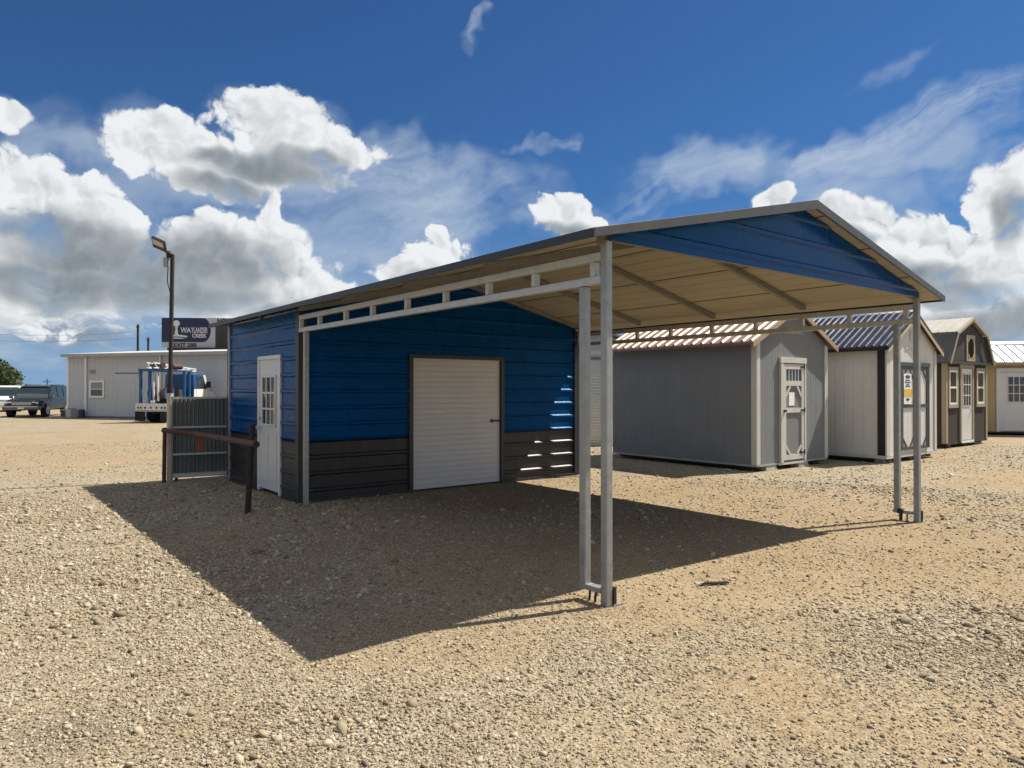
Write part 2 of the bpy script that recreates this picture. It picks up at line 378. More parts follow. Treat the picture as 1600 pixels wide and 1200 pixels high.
# ------------------------------------------------------------------ materials
GALV = mat('galvanised_tube', (.30, .315, .31), .45, .55, .14, 14, .25, 40)
TRUS = mat('galvanised_truss_bounce_lit', (.47, .48, .46), .45, .45, .12, 12)  # same galvanised steel, lightened: ground bounce light put into the truss colour
GALV2 = mat('galvanised_dull', (.22, .22, .21), .55, .4, .15, 12)
BLUE = mat('blue_metal_panel', (.0006, .052, .185), .28, 0, .10, 2.5, 3.0, 1.6, spec=.16, tint=(.18, .55, 1), streak=.12, grime=(.02, .06, .13))
CHAR = mat('charcoal_metal_panel', (.014, .014, .014), .46, 0, .14, 2.5, 3.0, 1.6, streak=.3, grime=(.07, .065, .05))
TRIM = mat('charcoal_trim', (.075, .078, .080), .4, 0, .1, 6)
TRIMD = mat('dark_trim', (.022, .024, .026), .45, 0, .1, 6)
TAN = mat('primer_tan_underside', (.40, .364, .280), .6, 0, .07, 1.2, gamt=.12, grime=(.20, .175, .125), spec=.2)
WHITE = mat('white_enamel', (.74, .74, .72), .4, 0, .04, 3, streak=.15, grime=(.5, .46, .4))
WHITED = mat('white_door', (.60, .595, .58), .35, 0, .05, 2, gamt=.12, grime=(.5, .46, .38))
GLASS = mat('window_glass', (.03, .035, .04), .06, 0, .1, 2, spec=.9)
BLACK = mat('black_iron', (.012, .012, .013), .5, 0, .2, 10)
RUST = mat('rusty_pipe', (.075, .033, .020), .75, .1, .4, 9, .5, 60)
RUBBER = mat('tyre_rubber', (.014, .014, .015), .85, 0, .2, 10)
CHROME = mat('chrome', (.7, .7, .7), .2, 1, .05, 4)

# ------------------------------------------------------------------ blue carport with enclosed store
TH = .6667; P0 = (.6874, 5.1639); W = 5.215; LA, LB = 5.82, 8.987; ZE, ZR = 2.665, 3.33; OE, OG = .30, .173
SL = (ZR-ZE)/(W/2+OE); XM = W/2; YB = LB+.09
cp = thing('metal_carport', 'blue steel carport with open front bay, tan roof underside and closed store at its back', 'carport', (*P0, 0), TH)
def roof_z(x): return ZE+SL*(min(x, W-x)+OE)
RIB = .2286
def rib_prof(a, b, ph, h=.019, foot=.034, top=.015):
    out = {a: 0.0, b: 0.0}; k = math.floor((a-ph)/RIB)
    while ph+k*RIB < b+.1:
        z = ph+k*RIB
        for dz, o in ((-foot, 0), (-top, h), (top, h), (foot, 0)):
            if a <= z+dz <= b: out[round(z+dz, 4)] = o
        for dz in (0.066, 0.092, 0.137, 0.162):                 # small stiffeners between the ribs
            if a <= z+dz+.006 <= b and a <= z+dz-.006: pass
        k += 1
    return sorted(out.items())
def ribbed(za, zb, place, s0, s1, holes=(), ph=.17):
    """horizontal-rib sheet; place(s, z, out) -> point; s0, s1 functions of z"""
    prof = rib_prof(za, zb, ph); zs = [p[0] for p in prof]
    def off(z):
        for (a, oa), (b, ob) in zip(prof[:-1], prof[1:]):
            if a <= z <= b: return oa+(ob-oa)*(z-a)/(b-a+1e-9)
        return 0
    for h in holes:
        for z in h[2:]:
            if za < z < zb: zs.append(z)
    zs = sorted(set(zs)); mb = MB()
    for a, b in zip(zs[:-1], zs[1:]):
        if b-a < 1e-5: continue
        mid = (a+b)/2; iv = [(s0, s1)]
        for ha, hb, hz0, hz1 in holes:
            if hz0 <= mid <= hz1: iv = [(s0, lambda z, ha=ha: ha), (lambda z, hb=hb: hb, s1)]
        oa, ob = off(a), off(b)
        for f, g in iv:
            if g(mid)-f(mid) < .003: continue
            mb.quad(place(f(a), a, oa), place(g(a), a, oa), place(g(b), b, ob), place(f(b), b, ob))
    return mb
SPLIT = .842
ZU = 2.70                                                        # gable limits under the roof sheet at x = 0
def gl(z, i): return max(0, (z-(ZE+SL*OE-.03))/SL)+i
# front wall of the store (faces the bay)
pf = lambda s, z, o: (s, LA-o, z)
door_hole = (1.76, 3.46, -1, 2.06)
ribbed(SPLIT+.002, 3.28, pf, lambda z: gl(z, .03), lambda z: W-gl(z, .03), [door_hole]).build('wall', BLUE, cp)
ribbed(.02, SPLIT, pf, lambda z: .03, lambda z: 1.76).build('wainscot', CHAR, cp); ribbed(.02, SPLIT, pf, lambda z: 3.46, lambda z: W-.03).build('wainscot', CHAR, cp)
# long wall with the entry door, its opposite and the back wall
pl_ = lambda s, z, o: (-o, s, z); ed = (6.50, 7.46, -1, 2.07)
ribbed(SPLIT+.002, 2.695, pl_, lambda z: LA+.03, lambda z: LB-.03, [ed]).build('wall', BLUE, cp)
ribbed(.02, SPLIT, pl_, lambda z: LA+.03, lambda z: 6.50).build('wainscot', CHAR, cp); ribbed(.02, SPLIT, pl_, lambda z: 7.46, lambda z: LB-.03).build('wainscot', CHAR, cp)
pr_ = lambda s, z, o: (W+o, s, z)
ribbed(SPLIT+.002, 2.695, pr_, lambda z: LA+.03, lambda z: LB-.03).build('wall', BLUE, cp)
ribbed(.02, SPLIT, pr_, lambda z: LA+.03, lambda z: LB-.03).build('wainscot', CHAR, cp)
pb_ = lambda s, z, o: (s, LB+o, z)
ribbed(SPLIT+.002, 3.28, pb_, lambda z: gl(z, .03), lambda z: W-gl(z, .03)).build('wall', BLUE, cp)
ribbed(.02, SPLIT, pb_, lambda z: .03, lambda z: W-.03).build('wainscot', CHAR, cp)
# open front gable
pg_ = lambda s, z, o: (s, -.035-o, z)
ribbed(2.655, 3.285, pg_, lambda z: gl(z, .0), lambda z: W-gl(z, .0), ph=2.745).build('gable_panel', BLUE, cp)
MB().box(.034, -.030, 2.66, W-.034, .028, 2.70).build('gable_beam', GALV2, cp)
# roof sheets: top and painted underside, ribs run along the length
def roof_sheet(dz, h):
    mb = MB()
    for sgn in (0, 1):
        pr = rib_prof(-OE, XM, -OE+.1, h, .03, .012)
        for (a, oa), (b, ob) in zip(pr[:-1], pr[1:]):
            za, zb = roof_z(a)+oa+dz, roof_z(b)+ob+dz
            xa, xb = (a, b) if not sgn else (W-a, W-b)
            mb.quad((xa, -OG, za), (xb, -OG, zb), (xb, YB, zb), (xa, YB, za))
    return mb
roof_sheet(-.018, .018).build('roof', TRIM, cp)
roof_sheet(-.029, .009).build('ceiling', TAN, cp)
sm = MB()
for x in (.55, 1.46, 2.36):
    for xx in (x, W-x): sm.box(xx-.006, -OG+.03, roof_z(xx)-.036, xx+.006, YB-.03, roof_z(xx)-.0275)
sm.build('ceiling_seam', mat('seam_dark_tan', (.10, .085, .06), .6), cp)  # dark tan strips along the sheet overlaps
MB().prism([(XM-.14, ZR-.026), (XM, ZR+.006), (XM+.14, ZR-.026), (XM+.14, ZR-.034), (XM, ZR-.004), (XM-.14, ZR-.034)], -OG-.004, YB+.004).build('ridge_cap', TRIM, cp)
for y0, y1, nm in ((-OG-.022, -OG-.002, 'front'), (YB+.002, YB+.022, 'back')):
    mb = MB(); t, hh = .012, .085
    mb.prism([(-OE-.012, ZE+t), (XM, ZR+t+.003), (W+OE+.012, ZE+t), (W+OE+.012, ZE+t-hh+.02), (XM, ZR+t-hh), (-OE-.012, ZE+t-hh+.02)], y0, y1)
    mb.build('gable_trim', mat('gable_trim_grey', (.060, .060, .058), .42, 0, .1, 6, streak=.2), cp, .003)
for x0 in (-OE-.012, W+OE+.002):
    MB().box(x0, -OG+.001, ZE-.05, x0+.010, YB-.001, ZE+.012).build('eave_trim', TRIMD, cp)
# rafters
for y in (.03, 1.44, 2.88, 4.35, 5.74, 7.35, 8.94):
    mb = MB(); t = .062
    mb.prism([(-.04, roof_z(-.04)-.034), (XM, ZR-.040), (W+.04, roof_z(-.04)-.034), (W+.04, roof_z(-.04)-.034-t), (XM, ZR-.040-t), (-.04, roof_z(-.04)-.034-t)], y-.031, y+.031)
    mb.build('rafter', GALV2, cp)
# side trusses
STR = (.12, .80, 1.44, 2.14, 2.88, 3.66, 4.36, 5.14, 5.77)
for x in (0, W):
    tr = MB().box(x-.031, .03, 2.515, x+.031, LA-.03, 2.578).build('truss_chord', TRUS, cp, .006)
    MB().box(x-.031, .03, 2.345, x+.031, LA-.03, 2.407).build('truss_chord', TRUS, cp, .006)
    for y in STR:
        MB().box(x-.026, y-.026, 2.4075, x+.026, y+.026, 2.5145).build('truss_strut', TRUS, cp, .004)
        MB().box(x-.024, y-.028, 2.5785, x+.024, y+.028, 2.625).build('truss_clip', GALV2, cp) if x == 0 and 0 < y < 5.5 and False else None
# posts
def post(x, y, z0, z1):
    p = MB().box(x-.032, y-.032, z0, x+.032, y+.032, z1).build('post', GALV, cp, .008); return p
ZT = 2.655
for x in (0, W):
    s = 1 if x == 0 else -1
    post(x, 0, .0, ZT)
    post(x, .225, .125, 2.3445)
    post(x, 5.60, .0, 2.3445); post(x, LB-.06, 0, ZT)
    MB().box(x-.034, .033, .085, x+.034, .262, .1245).build('post_base', GALV, cp, .004)
    fm = MB(); fm.box(x+.033, -.040, .012, x+.062, .030, .135); fm.build('foot_bracket', BLACK, cp); MB().box(x+.030, -.050, .004, x+.105, .045, .0115).build('foot_plate', GALV, cp)
    a = MB()
    for yy in (.115, .175): a.tube((x-.012, yy, -.06), (x+.006, yy, .0845), .009, 8)
    a.build('anchor_pin', BLACK, cp)
    a = MB(); a.tube((x-.055, .175, .115), (x+.0, .175, .115), .034, 14); a.tube((x-.04, .175, -.04), (x-.04, .175, .09), .012, 8)
    if x: a.build('anchor_eye', BLACK, cp, smooth=True)
    MB().tube((x-.036, -.0, .135), (x+.036, -.0, .135), .007, 8).build('bolt', GALV2, cp)
# corner trims
for x, y in ((0, LA), (W, LA), (0, LB), (W, LB)):
    sx = -1 if x == 0 else 1; sy = -1 if y == LA else 1
    mb = MB(); mb.box(x+sx*.024, y-sy*.085, .01, x+sx*.030, y+sy*.0295, 2.62); mb.box(x+sx*.0235, y+sy*.024, .01, x-sx*.085, y+sy*.030, 2.62)
    mb.build('corner_trim', TRIMD, cp)
MB().box(.03, LA-.03, .0, 1.70, LA+.04, .045).build('base_rail', TRIMD, cp)
MB().box(3.52, LA-.03, .0, W-.03, LA+.04, .045).build('base_rail', TRIMD, cp)
for a, b in ((LA+.035, 6.44), (7.52, LB-.035)): MB().box(-.03, a, 0, .04, b, .045).build('base_rail', TRIMD, cp)
# roll-up door
fr = MB(); fr.box(1.70, LA-.034, 0, 1.77, LA+.05, 2.045); fr.box(3.45, LA-.034, 0, 3.52, LA+.05, 2.045); fr.box(1.70, LA-.034, 2.0455, 3.52, LA+.05, 2.10)
ru = MB(); z = .03; i = 0
while z < 2.04:
    d = .012 if i % 2 else 0
    h = .062 if i % 2 == 0 else .020
    ru.box(1.772, LA+.004-d*0+(.0 if i % 2 == 0 else .0035), z, 3.448, LA+.045, min(z+h, 2.044)); z += h+.0005; i += 1
rd = ru.build('roll_up_door', WHITED, cp, .003)
fr.build('door_frame', TRIMD, rd)
lt = MB(); lt.box(3.28, LA-.022, 1.03, 3.50, LA+.002, 1.058); lt.box(3.25, LA-.03, 1.02, 3.29, LA+.0, 1.07); lt.build('latch', BLACK, rd, .003)
MB().box(1.774, LA-.012, .006, 3.446, LA+.0435, .0295).build('bottom_bar', BLACK, rd)
# entry door with nine panes
dd = MB(); dd.box(-.012, 6.555, .06, .03, 7.405, 2.015)
en = dd.build('entry_door', WHITED, cp, .004)
mb = MB(); mb.box(-.03, 6.50, .02, .05, 6.5545, 2.0155); mb.box(-.03, 7.4055, .02, .05, 7.46, 2.0155); mb.box(-.03, 6.50, 2.016, .05, 7.46, 2.07); mb.build('door_frame', mat('door_frame_white', (.66, .65, .62), .4), en, .003)
w = MB(); w.box(-.016, 6.70, 1.04, -.0125, 7.26, 1.76); wn = w.build('door_window', GLASS, en)
mb = MB()
for a in (6.685, 6.872, 7.058, 7.245): mb.box(-.03, a, 1.025, -.0165, a+.03, 1.775)
for zz in (1.02, 1.26, 1.50, 1.745): mb.box(-.028, 6.685, zz, -.0165, 7.275, zz+.028)
mb.build('muntin', WHITED, wn)
mb = MB()
for y0 in (6.66, 7.02):
    for z0, z1 in ((.18, .88),):
        mb.box(-.020, y0, z0, -.0125, y0+.28, z1)
mb.build('door_panel', WHITED, en, .006)
mb = MB(); mb.tube((-.06, 7.345, .98), (-.012, 7.345, .98), .012, 8); mb.tube((-.085, 7.345, .98), (-.06, 7.345, .98), .03, 12); mb.build('door_knob', CHROME, en, smooth=True)
MB().tube((-.03, 7.345, 1.12), (-.012, 7.345, 1.12), .025, 12).build('deadbolt', CHROME, en, smooth=True)

# ------------------------------------------------------------------ garden sheds for sale
def gable_roof(mb, w, ln, ze, zr, oe, of, ob, th=.03, ribs=.229, rh=.02):
    s = (zr-ze)/(w/2+oe)
    for sg in (0, 1):
        y = -of
        n = max(1, round((ln+of+ob)/ribs)); st = (ln+of+ob)/n
        f = (lambda x: x) if not sg else (lambda x: w-x)
        a, b = f(-oe), f(w/2)
        mb.add([(a, -of, ze), (b, -of, zr), (b, ln+ob, zr), (a, ln+ob, ze), (a, -of, ze-th), (b, -of, zr-th), (b, ln+ob, zr-th), (a, ln+ob, ze-th)],
               [(0,1,2,3),(4,7,6,5),(0,4,5,1),(3,2,6,7),(0,3,7,4)])
        for i in range(n+1):
            yy = -of+i*st; yy = min(max(yy, -of+rh*1.3), ln+ob-rh*1.3)
            f1, f2 = rh*1.25, rh*.45
            mb.add([(a, yy-f1, ze), (a, yy-f2, ze+rh), (a, yy+f2, ze+rh), (a, yy+f1, ze), (b, yy-f1, zr), (b, yy-f2, zr+rh), (b, yy+f2, zr+rh), (b, yy+f1, zr)],
                   [(0,1,5,4),(1,2,6,5),(2,3,7,6),(0,3,2,1),(4,5,6,7)])
    return mb
def skids(par, w, ln, z):
    for x in (.25, w/2, w-.25): MB().box(x-.05, .05, z-.06 if z > .12 else .03, x+.05, ln-.05, z).build('skid', mat('treated_timber', (.12, .10, .07), .9, 0, .25, 8), par)
S1 = (4.603, 13.373); S2 = (7.825, 14.844); S3 = (11.381, 18.627)

# grey shed with copper roof
g1 = thing('grey_shed', 'grey wooden shed with copper ribbed roof and one narrow white framed door', 'shed', (*S1, 0), TH, 'sheds on display')
GREY = mat('grey_siding', (.168, .178, .184), .8, 0, .07, 2.5, .5, 90, groove=.203, streak=.15, grime=(.15, .15, .14))
WT = mat('white_shed_trim', (.50, .49, .44), .6, 0, .06, 5, .3, 60, streak=.15, grime=(.45, .4, .32))
w1, l1 = 2.58, 3.70
MB().prism([(0, .13), (w1, .13), (w1, 2.50), (w1/2, 3.16), (0, 2.50)], 0, l1).build('wall', GREY, g1)
COP = mat('copper_metal_roof', (.28, .185, .135), .42, .35, .12, 3, streak=.2, grime=(.5, .36, .27))
gable_roof(MB(), w1, l1, 2.455, 3.24, .27, .10, .10, ribs=.23, rh=.034).build('roof', COP, g1)
mb = MB()
for sx in (0, 1):
    f = (lambda x: x) if not sx else (lambda x: w1-x)
    mb.add([(f(-.27), -.125, 2.44), (f(w1/2), -.125, 3.225), (f(w1/2), -.125, 3.13), (f(-.27), -.125, 2.345), (f(-.27), -.101, 2.44), (f(w1/2), -.101, 3.225), (f(w1/2), -.101, 3.13), (f(-.27), -.101, 2.345)],
           [(0,1,2,3),(4,7,6,5),(0,4,5,1),(3,2,6,7),(0,3,7,4),(1,5,6,2)])
mb.build('rake_trim', mat('copper_trim', (.42, .29, .19), .45, .3), g1)
MB().box(-.255, -.1, 2.40, -.235, l1+.1, 2.44).build('eave_trim', COP, g1)
for x in (0, w1):
    s = -1 if x == 0 else 1
    mb = MB(); mb.box(x, -.022, .13, x-s*.10, -.001, 2.48); mb.box(x+s*.022, -.022, .13, x+s*.001, .10, 2.45); mb.build('corner_trim', WT, g1, .003)
MB().box(-.01, -.012, .095, w1+.01, l1, .129).build('floor', mat('grey_white_board', (.33, .32, .30), .7), g1)
for x in (.25, 1.29, 2.33): MB().box(x-.05, .02, .03, x+.05, l1-.02, .084).build('skid', mat('treated_timber', (.12, .10, .07), .9, 0, .25, 8), g1)
x0, x1 = .77, 1.66
dr = MB().box(x0+.09, -.018, .16, x1-.03, -.001, 2.075).build('door', mat('grey_door', (.165, .173, .178), .75, 0, .07, 3), g1)
mb = MB(); mb.box(x0, -.05, .13, x0+.09, -.001, 2.08); mb.box(x1-.03, -.05, .13, x1+.03, -.001, 2.08); mb.box(x0-.02, -.055, 2.0805, x1+.05, -.001, 2.19); mb.build('door_frame', WT, dr, .003)
mb = MB(); A, B = x0+.10, x1-.04; F0, F1 = -.042, -.0185
mb.box(A, F0, .17, A+.09, F1, 2.06); mb.box(B-.09, F0, .17, B, F1, 2.06)
for za, zb in ((.17, .27), (1.10, 1.19), (1.63, 1.73), (1.96, 2.06)): mb.box(A+.0905, F0+.001, za, B-.0905, F1, zb)
for (xa, za, xb, zb) in ((A+.09, .45, A+.25, .27), (B-.09, .45, B-.25, .27), (A+.09, 1.42, A+.25, 1.63), (B-.09, 1.42, B-.25, 1.63)):
    mb.beam((xa, -.03, za), (xb, -.03, zb), .05, .018, up=(0, 1, 0))
mb.build('door_rail', WT, dr)
pn = MB().box(A+.0905, -.024, 1.7305, B-.0905, -.0185, 1.9595).build('door_window', GLASS, dr)
mb = MB()
for k in range(1, 5):
    xx = A+.09+(B-A-.18)*k/5; mb.box(xx-.011, -.036, 1.731, xx+.011, -.0245, 1.959)
mb.build('muntin', WT, pn)
MB().box(A+.22, -.024, 1.24, A+.42, -.0185, 1.50).build('notice', mat('paper', (.78, .78, .76), .7), dr)
for zz in (.30, 1.145, 2.01):
    mb = MB(); mb.box(B-.13, -.052, zz-.016, B+.02, -.043, zz+.016); mb.box(B+.002, -.058, zz-.05, B+.022, -.0505, zz+.05); mb.build('hinge', BLACK, dr)
mb = MB(); mb.box(A-.02, -.062, 1.12, A+.06, -.043, 1.16); mb.tube((A+.02, -.09, 1.14), (A+.02, -.062, 1.14), .022, 10); mb.build('latch', BLACK, dr)
MB().box(x0-.05, -.04, .086, x1+.08, -.013, .128).build('door_sill', WT, g1)
av = []
MB().prism([(1.29+.36*math.cos(R(180*i/16)), 2.66+.10*math.sin(R(180*i/16))) for i in range(17)], -.020, -.001).build('gable_vent', mat('grey_vent', (.24, .24, .23), .7), g1)

# white shed with black trim
g2 = thing('white_shed', 'white painted shed with black corner boards, blue-grey ribbed roof and double doors', 'shed', (*S2, 0), TH, 'sheds on display')
PALE = mat('pale_siding', (.58, .565, .52), .7, 0, .05, 2.5, .4, 90, groove=.203, streak=.12, grime=(.42, .39, .33))
w2, l2 = 2.47, 3.7
MB().prism([(0, .17), (w2, .17), (w2, 2.50), (w2/2, 3.22), (0, 2.50)], 0, l2).build('wall', PALE, g2)
NAVY = mat('blue_grey_metal_roof', (.042, .046, .060), .30, .4, .1, 3, spec=.7)
gable_roof(MB(), w2, l2, 2.46, 3.27, .16, .10, .10, ribs=.155, rh=.026).build('roof', NAVY, g2)
MB().box(-.15, -.1, 2.37, -.13, l2+.1, 2.44).build('eave_trim', BLACK, g2); MB().box(w2+.13, -.1, 2.37, w2+.15, l2+.1, 2.44).build('eave_trim', BLACK, g2)
for nm, dz, th, yy, m_ in (('rake_trim', 0, .07, -.125, TRIMD), ('rake_board', -.07, .07, -.1235, mat('tan_board', (.50, .40, .24), .7))):
    mb = MB()
    for sx in (0, 1):
        f = (lambda x: x) if not sx else (lambda x: w2-x)
        a, b = 2.455+dz, 3.262+dz
        mb.add([(f(-.16), yy, a), (f(w2/2), yy, b), (f(w2/2), yy, b-th), (f(-.16), yy, a-th), (f(-.16), yy+.022, a), (f(w2/2), yy+.022, b), (f(w2/2), yy+.022, b-th), (f(-.16), yy+.022, a-th)],
               [(0,1,2,3),(4,7,6,5),(0,4,5,1),(3,2,6,7),(0,3,7,4),(1,5,6,2)])
    mb.build(nm, m_, g2)
mb = MB(); mb.box(-.024, .012, .17, -.001, .17, 2.40); mb.build('corner_board', BLACK, g2, .003)
mb = MB(); mb.box(-.024, -.02, .17, .12, -.001, 2.44); mb.box(-.024, -.0005, .17, -.001, .0115, 2.44); mb.build('corner_trim', WT, g2, .003)
MB().box(w2-.10, -.02, .17, w2+.02, -.001, 2.44).build('corner_trim', WT, g2, .003)
MB().box(-.015, -.015, .10, w2+.015, l2, .169).build('floor', WT, g2)
for x in (.25, 1.23, 2.2): MB().box(x-.05, .02, .03, x+.05, l2-.02, .099).build('skid', mat('treated_timber', (.12, .10, .07), .9), g2)
xa, xm, xb = .66, 1.31, 1.97; zt = 2.06
for k, (p, q) in enumerate(((xa, xm-.004), (xm+.004, xb))):
    d = MB().box(p, -.018, .25, q, -.001, zt-.002).build('door', PALE, g2)
    mb = MB(); F0, F1 = -.038, -.0185; DK = mat('dark_green_grey_trim', (.045, .055, .055), .6)
    mb.box(p+.0, F0, .25, p+.06, F1, zt-.002); mb.box(q-.06, F0, .25, q, F1, zt-.002)
    mb.box(p+.0605, F0+.001, 1.16, q-.0605, F1, 1.23); mb.box(p+.0605, F0+.001, zt-.08, q-.0605, F1, zt-.002); mb.box(p+.0605, F0+.001, .25, q-.0605, F1, .31)
    for (c0, z0, c1, z1) in ((p+.06, .50, p+.24, .31), (q-.06, .50, q-.24, .31), (p+.06, 1.78, p+.24, zt-.08), (q-.06, 1.78, q-.24, zt-.08)):
        mb.beam((c0, -.028, z0), (c1, -.028, z1), .04, .016, up=(0, 1, 0))
    mb.build('door_rail', DK, d)
    if k == 0:
        po = MB().box(p+.07, -.046, 1.24, p+.44, -.0385, 1.90).build('poster', mat('poster_white', (.75, .76, .76), .5), d)
        MB().box(p+.0705, -.049, 1.40, p+.4395, -.0465, 1.57).build('poster_band', mat('poster_yellow', (.72, .45, .04), .5), po)
        mb = MB(); MB().prism([(p+.255+.12*math.cos(R(a)), 1.83+.04*math.sin(R(a))) for a in range(0, 360, 24)], -.049, -.0465).build('poster_logo', mat('poster_ink', (.03, .05, .10), .6), po)
        MB().prism([(p+.255+.09*math.cos(R(a)), 1.34+.03*math.sin(R(a))) for a in range(0, 360, 24)], -.049, -.0465).build('poster_emblem', MATS['poster_ink'], po)
        for zz, wd in ((1.745, .22), (1.70, .28), (1.655, .16), (1.615, .25)): mb.box(p+.255-wd/2, -.049, zz, p+.255+wd/2, -.0465, zz+.022)
        mb.build('poster_print', mat('poster_ink', (.03, .05, .10), .6), po)
mb = MB(); mb.box(xa-.07, -.045, .25, xa-.002, -.001, zt); mb.box(xb+.002, -.045, .25, xb+.07, -.001, zt); mb.box(xa-.10, -.05, zt+.0005, xb+.10, -.001, zt+.085); mb.build('door_frame', DK, g2)
MB().box(.9, -.016, 2.44, 1.55, -.001, 2.47).build('gable_band', WT, g2)
MB().box(1.12, -.022, 2.62, 1.36, -.001, 2.86).build('gable_vent', WT, g2)

# brown lofted barn
g3 = thing('lofted_barn', 'dark brown lofted barn shed with gambrel roof, two windows and an octagon window', 'shed', (*S3, 0), TH, 'sheds on display')
BRN = mat('dark_brown_siding', (.030, .021, .016), .75, 0, .12, 2.5, .4, 90, groove=.203)
DKG = mat('charcoal_siding', (.029, .0275, .0275), .75, 0, .12, 2.5, .4, 90, groove=.203)
BEI = mat('beige_trim', (.31, .255, .165), .65, 0, .07, 5, .3, 60)
CRM = mat('cream_metal_roof', (.43, .415, .36), .45, .1, .06, 3)
DRF = mat('dark_shingle_slope', (.10, .098, .09), .85, 0, .2, 20, .8, 50)
w3, l3 = 2.86, 3.7; GAM = [(-.16, 2.25), (.36, 3.06), (1.43, 3.49), (2.50, 3.06), (3.02, 2.25)]
MB().box(0, 0, .13, w3, l3, 2.26).build('wall', BRN, g3)
MB().prism([(-.06, 2.2605)]+[(.41, 3.0), (1.43, 3.41), (2.45, 3.0)]+[(w3+.06, 2.2605)], -.08, l3).build('gable', DKG, g3)
def slab(mb, p, q, y0, y1, th):
    dx, dz = q[0]-p[0], q[1]-p[1]; ll = math.hypot(dx, dz); nx, nz = -dz/ll*th, dx/ll*th
    mb.prism([p, q, (q[0]+nx, q[1]+nz), (p[0]+nx, p[1]+nz)], y0, y1); return mb
mb = MB(); slab(mb, GAM[1], GAM[2], -.16, l3+.1, .03); slab(mb, GAM[2], GAM[3], -.16, l3+.1, .03)
for y in np.arange(-.14, l3+.1, .23):
    for a, b in ((GAM[1], GAM[2]), (GAM[2], GAM[3])):
        dx, dz = b[0]-a[0], b[1]-a[1]; ll = math.hypot(dx, dz); nx, nz = -dz/ll*.0305, dx/ll*.0305
        slab(mb, (a[0]+nx, a[1]+nz), (b[0]+nx, b[1]+nz), y-.012, y+.012, .018)
mb.build('upper_roof', CRM, g3)
mb = MB(); slab(mb, GAM[0], (GAM[1][0]-.01, GAM[1][1]-.015), -.13, l3+.1, .03); slab(mb, (GAM[3][0]+.01, GAM[3][1]-.015), GAM[4], -.13, l3+.1, .03); mb.build('lower_roof', DRF, g3)
mb = MB()
for a, b in zip(GAM[:-1], GAM[1:]):
    dx, dz = b[0]-a[0], b[1]-a[1]; ll = math.hypot(dx, dz); nx, nz = dz/ll*.07, -dx/ll*.07
    mb.prism([a, b, (b[0]+nx, b[1]+nz), (a[0]+nx, a[1]+nz)], -.185, -.161)
mb.build('rake_trim', BEI, g3)
mb = MB(); mb.box(-.03, -.022, .13, .09, -.001, 2.25); mb.box(-.03, -.0005, .13, -.001, .09, 2.25); mb.build('corner_trim', BEI, g3, .003)
MB().box(w3-.09, -.022, .13, w3+.02, -.001, 2.25).build('corner_trim', BEI, g3, .003)
MB().box(-.01, -.012, .09, w3+.01, l3, .129).build('floor', BRN, g3)
for x in (.3, 1.43, 2.5): MB().box(x-.05, .02, .03, x+.05, l3-.02, .089).build('skid', mat('treated_timber', (.12, .10, .07), .9), g3)
for p, q in ((.12, .76), (2.04, 2.68)):
    wn = MB().box(p+.10, -.016, 1.15, q-.10, -.001, 2.06).build('window', GLASS, g3)
    mb = MB(); mb.box(p, -.036, 1.06, q, -.001, 1.15); mb.box(p, -.036, 2.0605, q, -.001, 2.15); mb.box(p, -.035, 1.1505, p+.06, -.001, 2.06); mb.box(q-.06, -.035, 1.1505, q, -.001, 2.06); mb.build('window_trim', BEI, wn)
    mb = MB(); a, b = p+.0605, q-.0605
    mb.box(a, -.03, 1.151, a+.05, -.0165, 2.06); mb.box(b-.05, -.03, 1.151, b, -.0165, 2.06)
    for z in (1.151, 1.58, 2.01): mb.box(a+.0505, -.03, z, b-.0505, -.0165, z+.05)
    mb.build('sash', WHITE, wn)
p, q = .98, 1.74
d = MB().box(p, -.02, .17, q, -.001, 2.12).build('door', WHITED, g3, .003)
mb = MB(); mb.box(p-.09, -.04, .13, p-.001, -.001, 2.13); mb.box(q+.001, -.04, .13, q+.09, -.001, 2.13); mb.box(p-.12, -.042, 2.1305, q+.12, -.001, 2.24); mb.build('door_frame', BEI, d, .003)
wn = MB().box(p+.12, -.024, 1.10, q-.12, -.0205, 1.98).build('door_window', GLASS, d)
mb = MB()
for k in range(4): xx = p+.11+(q-p-.24)*k/3; mb.box(xx, -.034, 1.09, xx+.022, -.0245, 1.99)
for k in range(4): zz = 1.09+.29*k; mb.box(p+.11, -.033, zz, q-.11, -.0245, zz+.024)
mb.build('muntin', WHITED, wn)
MB().tube((q-.07, -.07, 1.02), (q-.07, -.02, 1.02), .028, 10).build('door_knob', CHROME, d)
MB().box(p-.05, -.05, .10, q+.05, -.043, .165).build('door_sill', WHITE, g3)
cx, cz = 1.43, 2.68
oc = MB().prism([(cx+.20*math.cos(R(22.5+45*k)), cz+.26*math.sin(R(22.5+45*k))) for k in range(8)], -.112, -.081).build('octagon_window', mat('dark_pane', (.010, .010, .011), .8, 0, .1, 2, spec=.03), g3)
o_, i_ = [], []
mb = MB()
sq = [(cx-.30, cz-.36), (cx+.30, cz-.36), (cx+.30, cz+.36), (cx-.30, cz+.36)]
mb.box(cx-.30, -.105, cz-.36, cx-.20, -.081, cz+.36); mb.box(cx+.20, -.105, cz-.36, cx+.30, -.081, cz+.36); mb.box(cx-.1995, -.105, cz+.26, cx+.1995, -.081, cz+.36); mb.box(cx-.1995, -.105, cz-.36, cx+.1995, -.081, cz-.26)
for sx in (-1, 1):
    for sz in (-1, 1): mb.prism([(cx+sx*.1995, cz+sz*.2595), (cx+sx*.1995, cz+sz*.12), (cx+sx*.09, cz+sz*.2595)], -.1135, -.082)
mb.build('window_trim', BEI, oc)
MB().box(-.06, -.115, 2.235, w3+.06, -.0805, 2.30).build('gable_band', TRIMD, g3)

